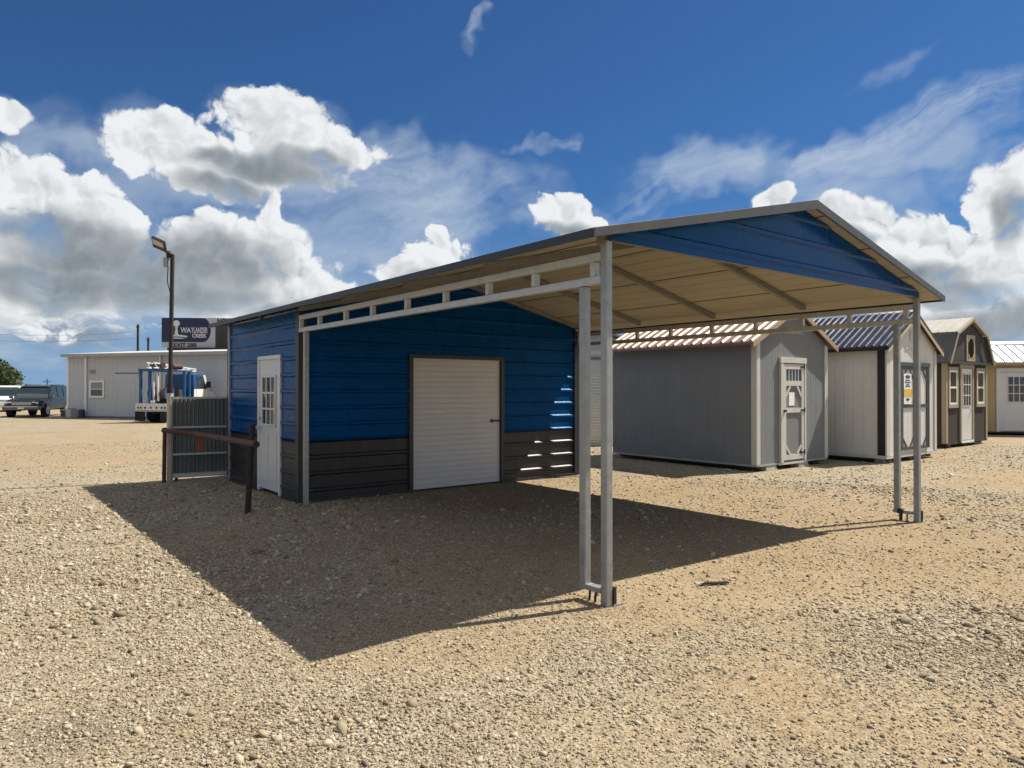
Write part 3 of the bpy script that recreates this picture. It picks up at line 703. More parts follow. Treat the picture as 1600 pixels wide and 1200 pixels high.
# tan cabin at the right
S4 = (15.9, 24.15); A4 = R(-14)
g4 = thing('tan_cabin', 'tan cabin with light metal roof and white double doors beyond the brown barn', 'shed', (*S4, 0), A4, 'sheds on display')
TANW = mat('tan_siding', (.40, .30, .145), .75, 0, .06, 2.5, .4, 90, groove=.203)
w4, l4 = 7.5, 3.0
MB().prism([(0, .12), (l4, .12), (l4, 2.46), (l4/2, 3.1), (0, 2.46)], -0.0, w4, ax='x').build('wall', TANW, g4)
mb = MB(); zE, zR = 2.46, 3.20
SILV = mat('light_metal_roof', (.46, .48, .505), .35, .45, .06, 3)
for (ya, yb) in ((-.18, l4/2), (l4+.18, l4/2)):
    mb.add([(-.15, ya, zE), (w4+.15, ya, zE), (w4+.15, yb, zR), (-.15, yb, zR), (-.15, ya, zE-.04), (w4+.15, ya, zE-.04), (w4+.15, yb, zR-.04), (-.15, yb, zR-.04)], [(0,1,2,3),(7,6,5,4),(0,4,5,1),(0,3,7,4),(1,5,6,2)])
    for x in np.arange(-.12, w4+.15, .275):
        mb.add([(x-.02, ya, zE+.001), (x+.02, ya, zE+.001), (x, ya, zE+.03), (x-.02, yb, zR+.001), (x+.02, yb, zR+.001), (x, yb, zR+.03)], [(0,2,1),(3,4,5),(0,3,5,2),(1,2,5,4)])
mb.build('roof', SILV, g4)
mb = MB(); mb.prism([(l4/2-.2, zR-.055), (l4/2, zR+.05), (l4/2+.2, zR-.055), (l4/2, zR+.03)], -.16, w4+.16, ax='x'); mb.build('ridge_cap', SILV, g4)
MB().box(-.15, -.20, 2.36, w4+.15, -.181, 2.45).build('eave_trim', BEI, g4)
MB().box(-.01, -.01, .07, w4+.01, l4, .119).build('floor', BLACK, g4)
for k, x in enumerate((.62, 1.57)):
    d = MB().box(x, -.02, .15, x+.93, -.001, 2.12).build('door', WHITED, g4, .003)
    wn = MB().box(x+.22, -.024, 1.12, x+.74, -.0205, 1.98).build('door_window', GLASS, d)
    mb = MB()
    for j in range(4): mb.box(x+.21+.17*j, -.034, 1.11, x+.235+.17*j, -.0245, 1.99)
    for j in range(4): mb.box(x+.21, -.033, 1.11+.285*j, x+.745, -.0245, 1.135+.285*j)
    mb.build('muntin', WHITED, wn)
mb = MB(); mb.box(.50, -.036, .12, .618, -.001, 2.13); mb.box(2.502, -.036, .12, 2.62, -.001, 2.13); mb.box(.50, -.038, 2.1305, 2.62, -.001, 2.27); mb.build('door_frame', WHITED, g4, .003)
MB().box(.0, -.02, .12, .09, -.001, 2.34).build('corner_trim', TANW, g4)

# white metal garage behind the carport
g5 = thing('metal_garage', 'white metal garage with ribbed roll-up door seen between the carport posts', 'garage', (1.15, 19.0, 0), TH*.6, 'sheds on display')
WM = mat('white_metal_siding', (.56, .56, .54), .5, 0, .06, 2, streak=.15, grime=(.48, .45, .4))
MB().prism([(-.6, 0), (3.4, 0), (3.4, 2.62), (1.4, 3.1), (-.6, 2.62)], .04, 5).build('wall', WM, g5)
mb = MB(); slab(mb, (-.8, 2.60), (1.4, 3.13), -.25, 5.2, .03); slab(mb, (1.4, 3.13), (3.6, 2.60), -.25, 5.2, .03); mb.build('roof', SILV, g5)
mb = MB(); z = .02
while z < 2.35: mb.prism([(-.034, z), (-.004, z+.02), (-.004, z+.06), (-.034, z+.08), (.035, z+.08), (.035, z)], .2, 2.6, ax='x'); z += .0805
rd5 = mb.build('roll_up_door', WHITE, g5)
mb = MB(); mb.box(.08, -.05, 0, .198, .039, 2.44); mb.box(2.602, -.05, 0, 2.72, .039, 2.44); mb.box(.08, -.05, 2.4405, 2.72, .039, 2.56); mb.build('door_frame', WM, rd5)
mb = MB(); mb.box(-.8, -.27, 2.50, 3.6, -.2505, 2.60); mb.build('gable_trim', WM, g5)

# ------------------------------------------------------------------ support blocks below the sheds
CON = mat('concrete_block', (.42, .38, .31), .9, 0, .15, 14, .6, 60)
def loc2w(o, x, y): 
    return (o[0]+x*math.cos(TH)-y*math.sin(TH), o[1]+x*math.sin(TH)+y*math.cos(TH))
for (o, x, y, lab) in ((S1, 1.62, .06, 'pale concrete block under the front edge of the grey shed'), (S1, .5, .08, 'small concrete block under the grey shed below its door'), (S2, .3, .2, 'concrete block under the near corner of the white shed')):
    X_, Y_ = loc2w(o, x, y); b = thing('support_block', lab, 'concrete block', (X_, Y_, 0), TH, 'blocks carrying the sheds')
    MB().box(-.20, -.10, 0, .20, .10, .029).build('footing', CON, b); MB().box(-.18, -.085, .0292, .18, .085, .083 if o is S1 else .098).build('block', CON, b, .006)

# ------------------------------------------------------------------ floodlight pole, fence panel, rusty rail
lp = thing('floodlight_pole', 'slim dark pole with pale base carrying one square floodlight', 'light pole', (-5.805, 12.05, 0))
MB().tube((0, 0, -.1), (0, 0, 1.53), .05, 16).build('base_sleeve', mat('pale_beige_paint', (.46, .40, .29), .65, 0, .12, 8, gamt=.3, grime=(.2, .12, .08)), lp, smooth=True)
MB().tube((0, 0, 1.53), (.035, 0, 3.85), .034, 12).tube((.0, 0, 1.50), (0, 0, 1.66), .053, 14).build('pole', mat('rust_dark_steel', (.030, .022, .018), .7, .2, .3, 9), lp, smooth=True)
MB().tube((.035, 0, 3.84), (-.06, -.02, 3.90), .032, 10).tube((-.03, 0, 3.80), (-.03, 0, 3.91), .04, 10).build('bracket', BLACK, lp)
MB().box(-.10, -.05, 3.64, -.035, .03, 3.80).build('junction_box', mat('grey_box', (.30, .30, .29), .6), lp, .004)
fl = MB(); fl.box(-.14, -.135, -.025, .14, .135, .03)
for k in range(7): fl.box(-.10+k*.032, -.10, .0305, -.092+k*.032, .10, .055)
lh = fl.build('lamp_head', BLACK, lp, .006, loc=(-.165, -.06, 4.02), rot=(R(-38), R(24), R(0))); lh.scale = (.84, .84, .84)
MB().box(-.118, -.113, -.029, .118, .03, -.0255).build('lens', mat('lamp_lens', (.50, .46, .38), .3, 0, .15, 6), lh)
MB().box(-.118, .034, -.029, .118, .113, -.0255).build('driver_cover', mat('lamp_brown', (.05, .035, .025), .6), lh)
MB().path([(-.06, .04, 3.66), (-.075, .05, 3.4), (-.02, .04, 3.2), (.0, .04, 2.9), (-.01, .045, 2.0), (.0, .055, 1.5)], .008, 6).build('cable', BLACK, lp)

fx, fy = -5.77, 12.08; fa = math.atan2(12.52-12.03, -4.97+5.84)
fp = thing('corrugated_fence', 'grey corrugated metal fence panel with pale rails beside the light pole', 'fence', (fx, fy, 0), fa)
FL = .99
mb = MB(); n = 15; pts = []
for i in range(n*4+1):
    s = FL*i/(n*4); ph = (i % 4); pts.append((s, .022 if ph in (1, 2) else -.014))
for (a, oa), (b, ob) in zip(pts[:-1], pts[1:]): mb.quad((a, oa, .10), (b, ob, .10), (b, ob, 1.40), (a, oa, 1.40))
mb.build('corrugated_sheet', mat('weathered_grey_sheet', (.16, .168, .165), .5, .3, .15, 4, gamt=.3, grime=(.13, .12, .1)), fp)
for z in (.06, .10, .44, .90, 1.40):
    MB().box(0, -.05, z, FL, -.018, z+.035).build('rail', mat('pale_angle_iron', (.42, .41, .38), .45, .4, .15, 6), fp)
MB().box(-.03, -.055, .03, -.001, .02, 1.44).build('stile', GALV2, fp); MB().box(FL+.001, -.055, .03, FL+.035, .02, 1.44).build('stile', TRIM, fp)
MB().box(.03, -.03, .0, .08, -.01, .0595).build('foot', RUST, fp); MB().box(FL-.08, -.03, 0, FL-.03, -.01, .0595).build('foot', RUST, fp)

pr = thing('pipe_rail', 'rusty pipe guard rail running from the light pole to a dark leaning post', 'guard rail', (-3.35, 8.94, 0))
o = Vector((-3.35, 8.94, 0)); V_ = lambda x, y, z: Vector((x, y, z))-o
MB().tube(V_(-5.865, 11.93, .875), V_(-5.22, 11.70, .835), .038, 14).tube(V_(-5.22, 11.70, .835), V_(-3.10, 8.62, .90), .040, 14, caps=False).build('rail_pipe', RUST, pr, smooth=True)
MB().tube(V_(-3.11, 8.635, .90), V_(-3.105, 8.628, .90), .033, 14).build('pipe_bore', BLACK, pr)
MB().tube(V_(-3.352, 8.99, -.15), V_(-3.29, 9.0, 1.13), .036, 14).build('upright', mat('dark_rust_pipe', (.022, .014, .011), .75, .1, .3, 9), pr, smooth=True)
MB().tube(V_(-5.845, 11.93, -.1), V_(-5.835, 11.93, .92), .032, 12).build('anchor_post', RUST, pr, smooth=True)
MB().box(*V_(-5.14, 11.565, .56), *V_(-5.00, 11.575, .80)).build('tab_plate', mat('red_rust', (.16, .05, .025), .8, 0, .3, 9), pr)

sc = thing('scrap_strip', 'flat black strip of scrap lying on the gravel beside the front carport post', 'scrap', (1.63, 5.72, 0), R(8))
MB().box(-.115, -.02, .012, .115, .02, .022).build('strip', BLACK, sc); MB().beam((-.15, -.012, .014), (-.10, -.012, .03), .03, .006).build('bent_end', mat('bright_scrap', (.4, .38, .34), .5), sc)

# ------------------------------------------------------------------ white office building at the left
bo = Vector((-24.3, 38.8, 0)); ba = math.atan2(-3.2, 10.0)
of = thing('white_metal_building', 'long low white metal office building with one window behind the truck', 'building', bo, ba)
bl, bd, bh = 19, 9, 3.42
WB = mat('white_ribbed_wall', (.46, .465, .475), .55, 0, .04, .8, streak=.12, grime=(.30, .29, .28))
mb = MB(); mb.prism([(0, 0), (bd, 0), (bd, bh), (bd/2, bh+.35), (0, bh)], 0, bl, ax='x')
for k in range(int(bl/.305)): mb.prism([(.09+k*.305, -.0005), (.11+k*.305, -.012), (.13+k*.305, -.012), (.15+k*.305, -.0005)], .05, bh-.08, ax='z')
mb.build('wall', WB, of)
mb = MB()
for (ya, yb) in ((-.25, bd/2), (bd+.25, bd/2)):
    mb.add([(-.15, ya, bh+.03), (bl+.15, ya, bh+.03), (bl+.15, yb, bh+.42), (-.15, yb, bh+.42), (-.15, ya, bh-.05), (bl+.15, ya, bh-.05), (bl+.15, yb, bh+.34), (-.15, yb, bh+.34)], [(0,1,2,3),(7,6,5,4),(0,4,5,1),(0,3,7,4),(1,5,6,2)])
mb.build('roof', mat('bright_metal_roof', (.56, .56, .54), .4, .2, .05, 2), of)
MB().box(-.15, -.31, bh-.14, bl+.15, -.2505, bh+.02).build('gutter', mat('gutter_grey', (.34, .34, .32), .5), of)
MB().box(-.03, -.03, .0, .12, -.0205, bh-.141).build('corner_trim', WHITE, of)
wx = 1.60
wn = MB().box(wx+.10, -.03, 1.18, wx+.92, -.0205, 1.90).build('window', GLASS, of)
mb = MB(); mb.box(wx, -.06, 1.08, wx+1.02, -.0205, 1.18); mb.box(wx, -.06, 1.9005, wx+1.02, -.0205, 2.0); mb.box(wx, -.058, 1.1805, wx+.10, -.0205, 1.90); mb.box(wx+.92, -.058, 1.1805, wx+1.02, -.0205, 1.90); mb.box(wx+.1005, -.05, 1.52, wx+.9195, -.0305, 1.56); mb.build('window_frame', WHITE, wn)
MB().box(wx+.11, -.036, 1.57, wx+.91, -.0305, 1.88).build('blind', mat('pale_blind', (.24, .26, .25), .7), wn)
MB().box(1.32, -.10, .3, 1.42, -.0205, bh-.145).build('downspout', WHITE, of, .005); MB().box(6.35, -.10, .1, 6.43, -.0205, bh-.145).build('downspout', WHITE, of)
mb = MB(); mb.box(1.62, -.05, 2.40, 1.95, -.0205, 2.58)
for k in range(4): mb.box(1.60, -.07, 2.40+k*.045, 1.97, -.0505, 2.425+k*.045)
mb.build('wall_vent', mat('vent_grey', (.30, .30, .29), .6), of)
MB().box(8.9, -.12, 1.45, 9.2, -.0205, 2.0).build('meter_box', mat('meter_grey', (.16, .18, .2), .5), of)
mb = MB(); mb.box(-.001+.1, -.04, 0, bl, -.0205, .09); mb.build('base_trim', mat('base_dark', (.12, .13, .15), .7), of)
def on_b(x, y): return (bo.x+x*math.cos(ba)-y*math.sin(ba), bo.y+x*math.sin(ba)+y*math.cos(ba), 0)
ac = thing('condenser_unit', 'small beige air conditioning unit on the ground by the white building', 'air conditioner', on_b(.85, -.55), ba)
MB().box(-.36, -.28, .02, .36, .28, .46).build('cabinet', mat('ac_beige', (.42, .40, .36), .55, 0, .08, 4), ac, .015); mb = MB()
for k in range(9): mb.box(-.31+k*.036, -.30, .07, -.295+k*.036, -.2805, .42)
mb.build('grille', mat('ac_dark', (.10, .085, .07), .6), ac); MB().tube((.12, 0, .46), (.12, 0, .50), .2, 20).build('fan_guard', BLACK, ac); MB().box(.06, -.296, .05, .34, -.2805, .43).build('side_panel', mat('ac_beige', (.42, .40, .36)), ac)
ba_ = thing('steel_barrel', 'small dark blue barrel standing by the white building downspout', 'barrel', on_b(1.55, -.45), ba)
MB().tube((0, 0, 0), (0, 0, .44), .15, 18).build('drum', mat('navy_drum', (.02, .03, .07), .5), ba_, smooth=True); MB().tube((0, 0, .13), (0, 0, .16), .157, 18).tube((0, 0, .29), (0, 0, .32), .157, 18).tube((0, 0, .441), (0, 0, .455), .155, 18).build('hoop', BLACK, ba_, smooth=True)

# ------------------------------------------------------------------ vehicles
def loft(stations):
    """stations: (x, [(half width, z) ...]) with equal counts -> closed body"""
    mb = MB(); k = len(stations[0][1]); rows = []
    for x, sec in stations:
        rows.append([(x, hw, z) for hw, z in sec]+[(x, -hw, z) for hw, z in reversed(sec)])
    n = 2*k
    for r in rows: mb.v += r
    for i in range(len(rows)-1):
        for j in range(n):
            a = i*n+j; b = i*n+(j+1) % n; mb.f.append((a, b, b+n, a+n))
    mb.f.append(tuple(range(n-1, -1, -1))); mb.f.append(tuple((len(rows)-1)*n+j for j in range(n)))
    return mb
def wheel(par, x, y, r, wd, rimcol=None):
    s = 1 if y > 0 else -1
    t = MB().tube((x, y-wd/2, r), (x, y+wd/2, r), r, 24).build('wheel', RUBBER, par, .02, smooth=True)
    mb = MB().tube((x, y+s*wd/2, r), (x, y+s*(wd/2+.012), r), r*.62, 20); mb.tube((x, y+s*(wd/2+.012), r), (x, y+s*(wd/2+.03), r), r*.18, 12)
    mb.build('rim', rimcol or mat('alloy_rim', (.35, .35, .35), .35, .7), t, smooth=True)
def make_suv(label, loc, rz, paint, lower):
    t = thing('parked_suv', label, 'car', loc, rz, 'vehicles parked by the white building')
    # x forward; length 4.7
    def sec(w, zb, zs, zt, tw): return [(w*.86, zb), (w, zb+.10), (w, zs), (tw, zt)]
    b = loft([(-2.30, sec(.84, .48, .90, 1.02, .80)), (-2.22, sec(.90, .40, .95, 1.08, .86)), (-1.2, sec(.93, .36, .95, 1.10, .88)), (.3, sec(.93, .36, .95, 1.08, .88)), (1.15, sec(.93, .36, .92, 1.05, .86)),
              (1.9, sec(.91, .38, .84, .98, .80)), (2.22, sec(.88, .40, .76, .90, .74)), (2.34, sec(.80, .46, .70, .80, .66))])
    body = b.build('body', paint, t, .03, smooth=True)
    g = loft([(-2.20, [(.85, 1.07), (.78, 1.60)]), (-2.0, [(.865, 1.08), (.74, 1.70)]), (.1, [(.865, 1.075), (.73, 1.72)]), (.45, [(.86, 1.07), (.70, 1.66)]), (1.12, [(.83, 1.045), (.80, 1.06)])])
    g.build('glass', mat('car_glass', (.02, .028, .03), .08, 0, .05, 2, spec=.9), t, smooth=True)
    rf = loft([(-2.22, [(.78, 1.60), (.74, 1.655)]), (-2.0, [(.76, 1.69), (.70, 1.755)]), (.1, [(.75, 1.70), (.69, 1.775)]), (.50, [(.72, 1.645), (.66, 1.70)])]).build('roof', paint, t, .01, smooth=True)
    for s in (1, -1):
        MB().box(-1.9, s*.60, 1.765, .1, s*.64, 1.80).build('roof_rack', BLACK, t)
        for x0, x1, dx in ((.98, .36, .05), (-.32, -.34, .06), (-1.22, -1.26, .06)):
            MB().beam((x0, s*.862, 1.07), (x1, s*.742, 1.69), .05, dx).build('pillar', paint, t)
        MB().box(.95, s*.93, 1.02, 1.08, s*1.10, 1.17).build('side_mirror', lower, t, .02)
        MB().box(2.08, s*.50, .70, 2.335, s*.79, .845).build('headlight', mat('headlight_lens', (.55, .57, .58), .15, 0, .05, 3, spec=.8), t, .02)
        for x in (1.45, -1.42): wheel(t, x, s*.82, .36, .24)
        for x in (1.45, -1.42): MB().tube((x, s*.915, .40), (x, s*.936, .40), .43, 24).build('wheel_arch', RUBBER, t)
    gr = MB()
    for k in range(4): gr.box(2.30, -.47, .685+k*.04, 2.352, .47, .703+k*.04)
    gr.build('grille', CHROME, t); MB().box(2.28, -.49, .67, 2.335, .49, .84).build('grille_backing', BLACK, t)
    MB().box(2.18, -.90, .40, 2.44, .90, .62).build('bumper', lower, t, .04); MB().box(2.40, -.80, .57, 2.452, .80, .60).build('bumper_strip', CHROME, t)
    MB().box(2.445, -.16, .46, 2.455, .16, .55).build('number_plate', WHITE, t)
    return t
DG = mat('dark_green_grey_paint', (.018, .021, .022), .28, .1, .1, 1, spec=.45); LG = mat('silver_cladding', (.12, .12, .12), .4, .3)
make_suv('dark grey SUV with roof rack parked nose-out left of the white building', (-27.15, 40.75, 0), R(-76), DG, LG)
make_suv('white SUV parked behind the dark grey one under the tree', (-35.2, 49.5, 0), R(-60), mat('white_car_paint', (.72, .72, .70), .25, 0, .03, 1), mat('white_cladding', (.55, .55, .54), .4))

tk = thing('service_rig_truck', 'white and blue well service truck with folded white mast and blue uprights', 'truck', (-16.38, 32.45, 0), R(76)); tk.scale = (.87, .87, .87)
TB = mat('rig_blue', (.010, .070, .20), .4, 0, .12, 3, gamt=.15, grime=(.05, .06, .1)); TW = mat('rig_white', (.62, .62, .59), .45, 0, .08, 3, gamt=.25, grime=(.35, .31, .25))
MB().box(.1, -.42, .52, 3.5, .42, .64).build('chassis', BLACK, tk)
mb = MB(); mb.box(-.05, -1.0, .66, 1.84, 1.0, .80); mb.build('deck', TW, tk, .01)
mb = MB(); mb.box(-.14, -1.02, .60, -.052, 1.02, 1.02); rb = mb.build('rear_panel', TW, tk, .01)
for y in (-.82, -.62, -.30, .05, .40, .66, .84): MB().tube((-.16, y, .80), (-.141, y, .80), .055, 12).build('tail_light', mat('lamp_dark_red', (.10, .012, .01), .3) if abs(y) > .5 else BLACK, rb)
MB().box(-.153, -.98, .62, -.141, .98, .66).build('bumper_strip', mat('worn_steel', (.3, .29, .27), .5, .5), rb)
for y0 in (-1.0, .62): MB().box(.35, y0, .805, 1.8, y0+.38, 1.18).build('tool_locker', TW, tk, .015)
for y in (.80, .55, -.55, -.80): wheel(tk, .95, y, .43, .24, TW)
for y in (.86, -.86): wheel(tk, 2.80, y, .43, .26, TW)
for y in (.78, -.78): MB().box(-.10, y-.30, .10, -.06, y+.30, .60).build('mud_flap', RUBBER, tk)
for x, y in ((.0, .86), (.0, -.86), (.0, .30), (1.2, .86), (1.2, -.86), (1.66, -.8)):
    MB().box(x, y-.07, 1.03 if x == 0 else 1.185, x+.11, y+.06, 2.72).build('upright', TB, tk, .008)
mb = MB(); mb.box(-.02, -.96, 2.721, .13, .96, 2.85); mb.box(1.2, -.9, 2.721, 1.34, .9, 2.80); mb.box(.1305, -.93, 2.725, 1.8, -.83, 2.80); mb.box(.1305, .83, 2.725, 1.8, .93, 2.80); mb.build('top_frame', TB, tk, .006)
MB().beam((.0, .9, 2.62), (-.35, 2.1, 2.62), .06, .06).build('outrigger_arm', TB, tk)
# folded lattice mast
mb = MB(); A_, B_ = Vector((-.25, 0, 2.90)), Vector((3.0, 0, 2.78))
for yy in (-.22, .22):
    for zz in (0, .26): mb.beam(A_+Vector((0, yy, zz)), B_+Vector((0, yy, zz*.45)), .06, .06)
for k in range(11):
    f0, f1 = k/11, (k+1)/11; a, b = A_.lerp(B_, f0), A_.lerp(B_, f1); ha, hb = .26*(1-.55*f0), .26*(1-.55*f1)
    for yy in (-.22, .22): mb.beam(a+Vector((0, yy, 0 if k % 2 else ha)), b+Vector((0, yy, hb if k % 2 else 0)), .03, .03)
    mb.beam(a+Vector((0, -.22, ha)), b+Vector((0, .22, hb)), .03, .03)
mb.build('mast', TW, tk)
mb = MB(); mb.tube((.30, -.35, 3.02), (.30, .35, 3.02), .17, 16); mb.build('crown_sheave', mat('greasy_brown', (.06, .035, .025), .6, .2, .3, 8), tk, smooth=True)
MB().tube((.8, -.45, 2.98), (1.5, -.45, 2.98), .15, 14).build('exhaust_drum', mat('greasy_brown', (.06, .035, .025)), tk, smooth=True)
MB().tube((.55, -.5, 1.55), (.55, .5, 1.55), .30, 20).build('winch_drum', mat('rust_drum', (.13, .055, .03), .7, .2, .3, 8), tk, smooth=True)
mb = MB(); mb.tube((.55, -.54, 1.55), (.55, -.50, 1.55), .40, 20); mb.tube((.55, .50, 1.55), (.55, .54, 1.55), .40, 20); mb.build('drum_flange', TB, tk, smooth=True)
for y in (-.14, .14): MB().tube((.18, y, 1.15), (.18, y+.08, 2.70), .06, 10).build('hydraulic_ram', mat('ram_white', (.6, .6, .58), .3, .2), tk, smooth=True)
MB().box(1.0, -.60, .805, 1.72, .6, 1.75).build('power_unit', mat('engine_dark', (.05, .045, .035), .6, .2, .3, 6), tk, .02)
for y in (-.05, .08): MB().tube((-.06, y, 1.12), (-.04, y, 1.12), .07, 12).build('work_light', WHITE, tk)
cab = loft([(2.85, [(.92, .62), (.94, .75), (.94, 1.75), (.90, 2.55)]), (2.90, [(.93, .60), (.95, .75), (.95, 1.75), (.90, 2.62)]), (3.72, [(.93, .60), (.95, .75), (.95, 1.75), (.86, 2.62)]), (3.80, [(.92, .60), (.94, .75), (.94, 1.74), (.84, 2.57)]), (4.15, [(.92, .60), (.94, .75), (.93, 1.73), (.90, 1.76)])])
cb = cab.build('cab', TB, tk, .02, smooth=True, loc=(-.93, 0, 0))
MB().box(2.86, -.953, .62, 4.10, .953, 1.78).build('cab_side', TW, tk, .01, loc=(-.93, 0, 0))
for s in (-1, 1):
    MB().add([(3.05, s*.958, 1.82), (3.90, s*.953, 1.82), (3.70, s*.89, 2.48), (3.05, s*.910, 2.48), (3.05, s*.94, 1.82), (3.90, s*.935, 1.82), (3.70, s*.87, 2.48), (3.05, s*.89, 2.48)], [(0,1,2,3),(7,6,5,4),(0,4,5,1),(1,5,6,2),(2,6,7,3),(3,7,4,0)]).build('cab_window', GLASS, cb)
    MB().box(3.02, s*.954, .72, 3.03, s*.960, 1.77).build('door_seam', BLACK, cb)
    MB().beam((3.98, s*.945, 1.78), (3.74, s*.89, 2.55), .05, .13).build('cab_pillar', TW, cb)
    MB().box(3.80, s*1.0, 1.85, 3.90, s*1.22, 2.2).build('side_mirror', BLACK, cb)
MB().add([(4.10, -.80, 1.80), (4.10, .80, 1.80), (3.84, .74, 2.52), (3.84, -.74, 2.52), (4.06, -.80, 1.80), (4.06, .80, 1.80), (3.80, .74, 2.52), (3.80, -.74, 2.52)], [(0,1,2,3),(7,6,5,4),(0,4,5,1),(1,5,6,2),(2,6,7,3),(3,7,4,0)]).build('windscreen', GLASS, cb)
hd = loft([(4.10, [(.90, .60), (.93, .75), (.92, 1.55), (.82, 1.72)]), (4.75, [(.86, .60), (.90, .75), (.86, 1.46), (.74, 1.60)]), (5.0, [(.80, .64), (.84, .75), (.78, 1.32), (.66, 1.46)])]).build('bonnet', TW, tk, .02, smooth=True, loc=(-.93, 0, 0))
mb = MB()
for k in range(5): mb.box(5.0, -.5, .72+k*.07, 5.02, .5, .76+k*.07)
mb.build('grille', CHROME, hd); MB().box(4.98, -.95, .48, 5.14, .95, .66).build('bumper', CHROME, tk, .02, loc=(-.93, 0, 0))
for s in (-1, 1): MB().tube((4.98, s*.66, .88), (5.03, s*.66, .88), .09, 14).build('headlight', WHITE, hd)

# ------------------------------------------------------------------ billboard, poles, wires, tree
bb = thing('billboard', 'large navy roadside billboard with a white lighthouse emblem above the roof of the white building', 'billboard', (-48.5, 110, 0), R(4))
NV = mat('billboard_navy', (.010, .016, .065), .5, 0, .05, .3); GW = mat('billboard_grey_white', (.42, .45, .50), .6, 0, .05, .3)
x0, x1, xe, zb, zt = -5.6, 1.75, 6.4, 7.9, 12.5
pnl = MB().box(x0, -.15, zb, xe, .15, zt).build('panel', GW, bb)
pts = [(x0+.02, 8.75), (x0+.02, zt-.03), (.9, zt-.03)]+[(1.0+1.0*math.sin(R(a)), 10.62+1.87*math.cos(R(a))) for a in range(0, 181, 15)]+[(1.0, 8.75)]
pts = [(x0+.02, 8.75), (x0+.02, zt-.03)]+[(.6+1.2*math.sin(R(a)), 10.61+1.86*math.cos(R(a))) for a in range(0, 181, 12)]
MB().prism(pts, -.19, -.155).build('navy_field', NV, pnl)
MB().box(2.5, -.18, zb+.02, xe-.02, -.155, 11.55).build('dark_field', mat('billboard_dark_green', (.028, .034, .026), .6, 0, .5, .5), pnl)
em = MB(); LX = -3.35
em.prism([(LX+.50*math.cos(R(a)), 11.62+.50*math.sin(R(a))) for a in range(0, 360, 20)], -.215, -.192)
em.prism([(LX-.30, 10.98), (LX+.30, 10.98), (LX+.22, 11.1), (LX-.22, 11.1)], -.214, -.192)
em.prism([(LX-.12, 10.96), (LX+.12, 10.96), (LX+.30, 9.85), (LX-.30, 9.85)], -.213, -.192)
em.prism([(LX-1.15, 9.80), (LX+.7, 9.86), (LX+1.75, 9.66), (LX+1.55, 9.50), (LX+.5, 9.58), (LX-1.0, 9.62)], -.215, -.192)
em.prism([(LX-1.0, 9.45), (LX+.6, 9.42), (LX+1.6, 9.36), (LX+.6, 9.26), (LX-1.0, 9.28)], -.215, -.192)
em.build('emblem', mat('sign_white', (.60, .62, .68), .6), pnl)
pt = lambda dx, dz, y: (lambda x, z: (dx+x, y, dz+z))
text_mb('WA', 1.15, pt(-2.72, 10.2, -.20), .02, width=1.55).build('lettering', MATS['sign_white'], pnl)
text_mb('YLANDER', 1.25, pt(-1.12, 10.15, -.20), .02, width=2.45).build('lettering', MATS['sign_white'], pnl)
text_mb('CREEK', .8, pt(-1.0, 9.45, -.20), .02, width=2.2).build('lettering', MATS['sign_white'], pnl)
text_mb('EXIT 28B', .80, pt(-3.8, 8.02, -.17), .03, width=3.5).build('lettering', mat('sign_ink', (.02, .025, .04), .6), pnl)
text_mb('NOW', 1.05, pt(2.75, 11.66, -.17), .05, width=2.3).build('lettering', MATS['sign_ink'], pnl)
MB().box(x0+1.2, -1.0, zb-.50, xe, .3, zb-.06).build('catwalk', mat('catwalk_rust', (.045, .020, .016), .8), bb)
for x in (-3.2, .6, 4.4): MB().tube((x, .35, -.2), (x, .35, zt-.8), .22, 12).build('support_post', mat('billboard_post', (.10, .08, .07), .8), bb)

WOOD = mat('weathered_pole_wood', (.030, .026, .022), .9, 0, .3, 2)
def upole(label, x, y, h, r, arm):
    t = thing('utility_pole', label, 'utility pole', (x, y, 0), 0, 'utility poles beyond the white building')
    MB().tube((0, 0, -.3), (0, 0, h), r, 10, r*.75).build('pole', WOOD, t, smooth=True)
    if arm: MB().box(-arm, -.08, h-.9, arm, .08, h-.75).build('crossarm', WOOD, t)
    mb = MB()
    for s in (-.8, .8): mb.tube((s*(arm or .3), 0, h-.75 if arm else h-.5), (s*(arm or .3), 0, h-.5 if arm else h-.3), .06, 8)
    mb.build('insulator', mat('insulator_grey', (.2, .2, .2), .4), t)
    return t
upole('taller dark utility pole left of the billboard', -58.0, 110, 11.5, .22, 0)
upole('shorter dark utility pole just left of the billboard', -56.4, 110, 9.5, .20, 0)
upole('tiny distant pole with a crossarm above the dark SUV roof', -131.0, 200, 4.3, .16, 1.1)
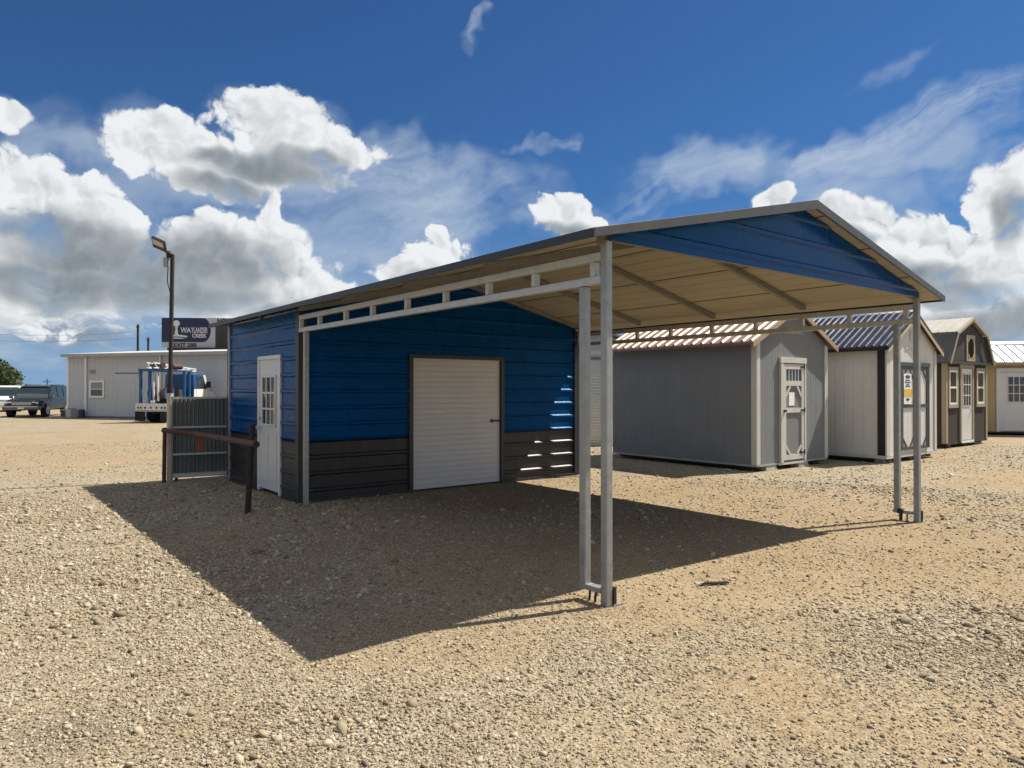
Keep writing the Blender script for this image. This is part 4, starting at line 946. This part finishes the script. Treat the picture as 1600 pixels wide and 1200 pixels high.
for k, (za, zb_, lab) in enumerate(((12.9, 10.4, 'upper thin overhead wire running left from the utility poles'), (11.9, 9.4, 'lower thin overhead wire running left from the utility poles'))):
    pts = []; A_, B_ = Vector((-104, 110, za)), Vector((-58.0, 110, zb_))
    for i in range(21):
        f = i/20; p = A_.lerp(B_, f); p.z -= 4*1.6*f*(1-f); pts.append(p)
    tag(MB().path(pts, .015, 5).build('overhead_wire', BLACK), lab, 'wire', 'overhead wires')

def tree(label, x, y, h, cw, trunk, n, seed):
    r = np.random.default_rng(seed); t = thing('oak_tree', label, 'tree', (x, y, 0))
    tb = MB(); tb.tube((0, 0, -.2), (.15, 0, trunk), .30, 10, .22); cl = []
    for i in range(9):
        a = i*2.4; e = Vector((math.cos(a)*cw*.5*r.uniform(.5, 1), math.sin(a)*cw*.5*r.uniform(.5, 1), trunk+(h-trunk)*r.uniform(.3, .85)))
        tb.tube((.15, 0, trunk*r.uniform(.8, 1)), e, .12, 7, .03); cl.append((e, r.uniform(.8, 1.5)))
    for i in range(14):
        a = r.uniform(0, 6.28); q = r.uniform(.2, 1)**.5*cw*.5
        cl.append((Vector((math.cos(a)*q, math.sin(a)*q, trunk+(h-trunk)*(.25+.7*r.random()*(1-.5*q/cw)))), r.uniform(.6, 1.2)))
    tb.build('trunk', mat('bark', (.06, .048, .038), .9, 0, .3, 5, .8, 20), t)
    vs, fs = [], []
    for i in range(n):
        c, s = cl[r.integers(len(cl))]; d = Vector(r.normal(0, 1, 3)).normalized()*s*r.random()**.4; p = c+d*Vector((1, 1, .75)).length/1.6
        u = Vector(r.normal(0, 1, 3)).normalized(); v = u.orthogonal().normalized(); z = r.uniform(.10, .20); o_ = len(vs)
        vs += [p-u*z, p+v*z*.6, p+u*z, p-v*z*.6]; fs.append((o_, o_+1, o_+2, o_+3))
    mb = MB(); mb.add(vs, fs); o = mb.build('crown', mat('oak_leaf', (.035, .060, .018), .7, 0, .6, 1.5), t); return t
tree('dark green tree at the left edge beyond the parked SUVs', -43.3, 58, 3.7, 4.6, .9, 9000, 5)
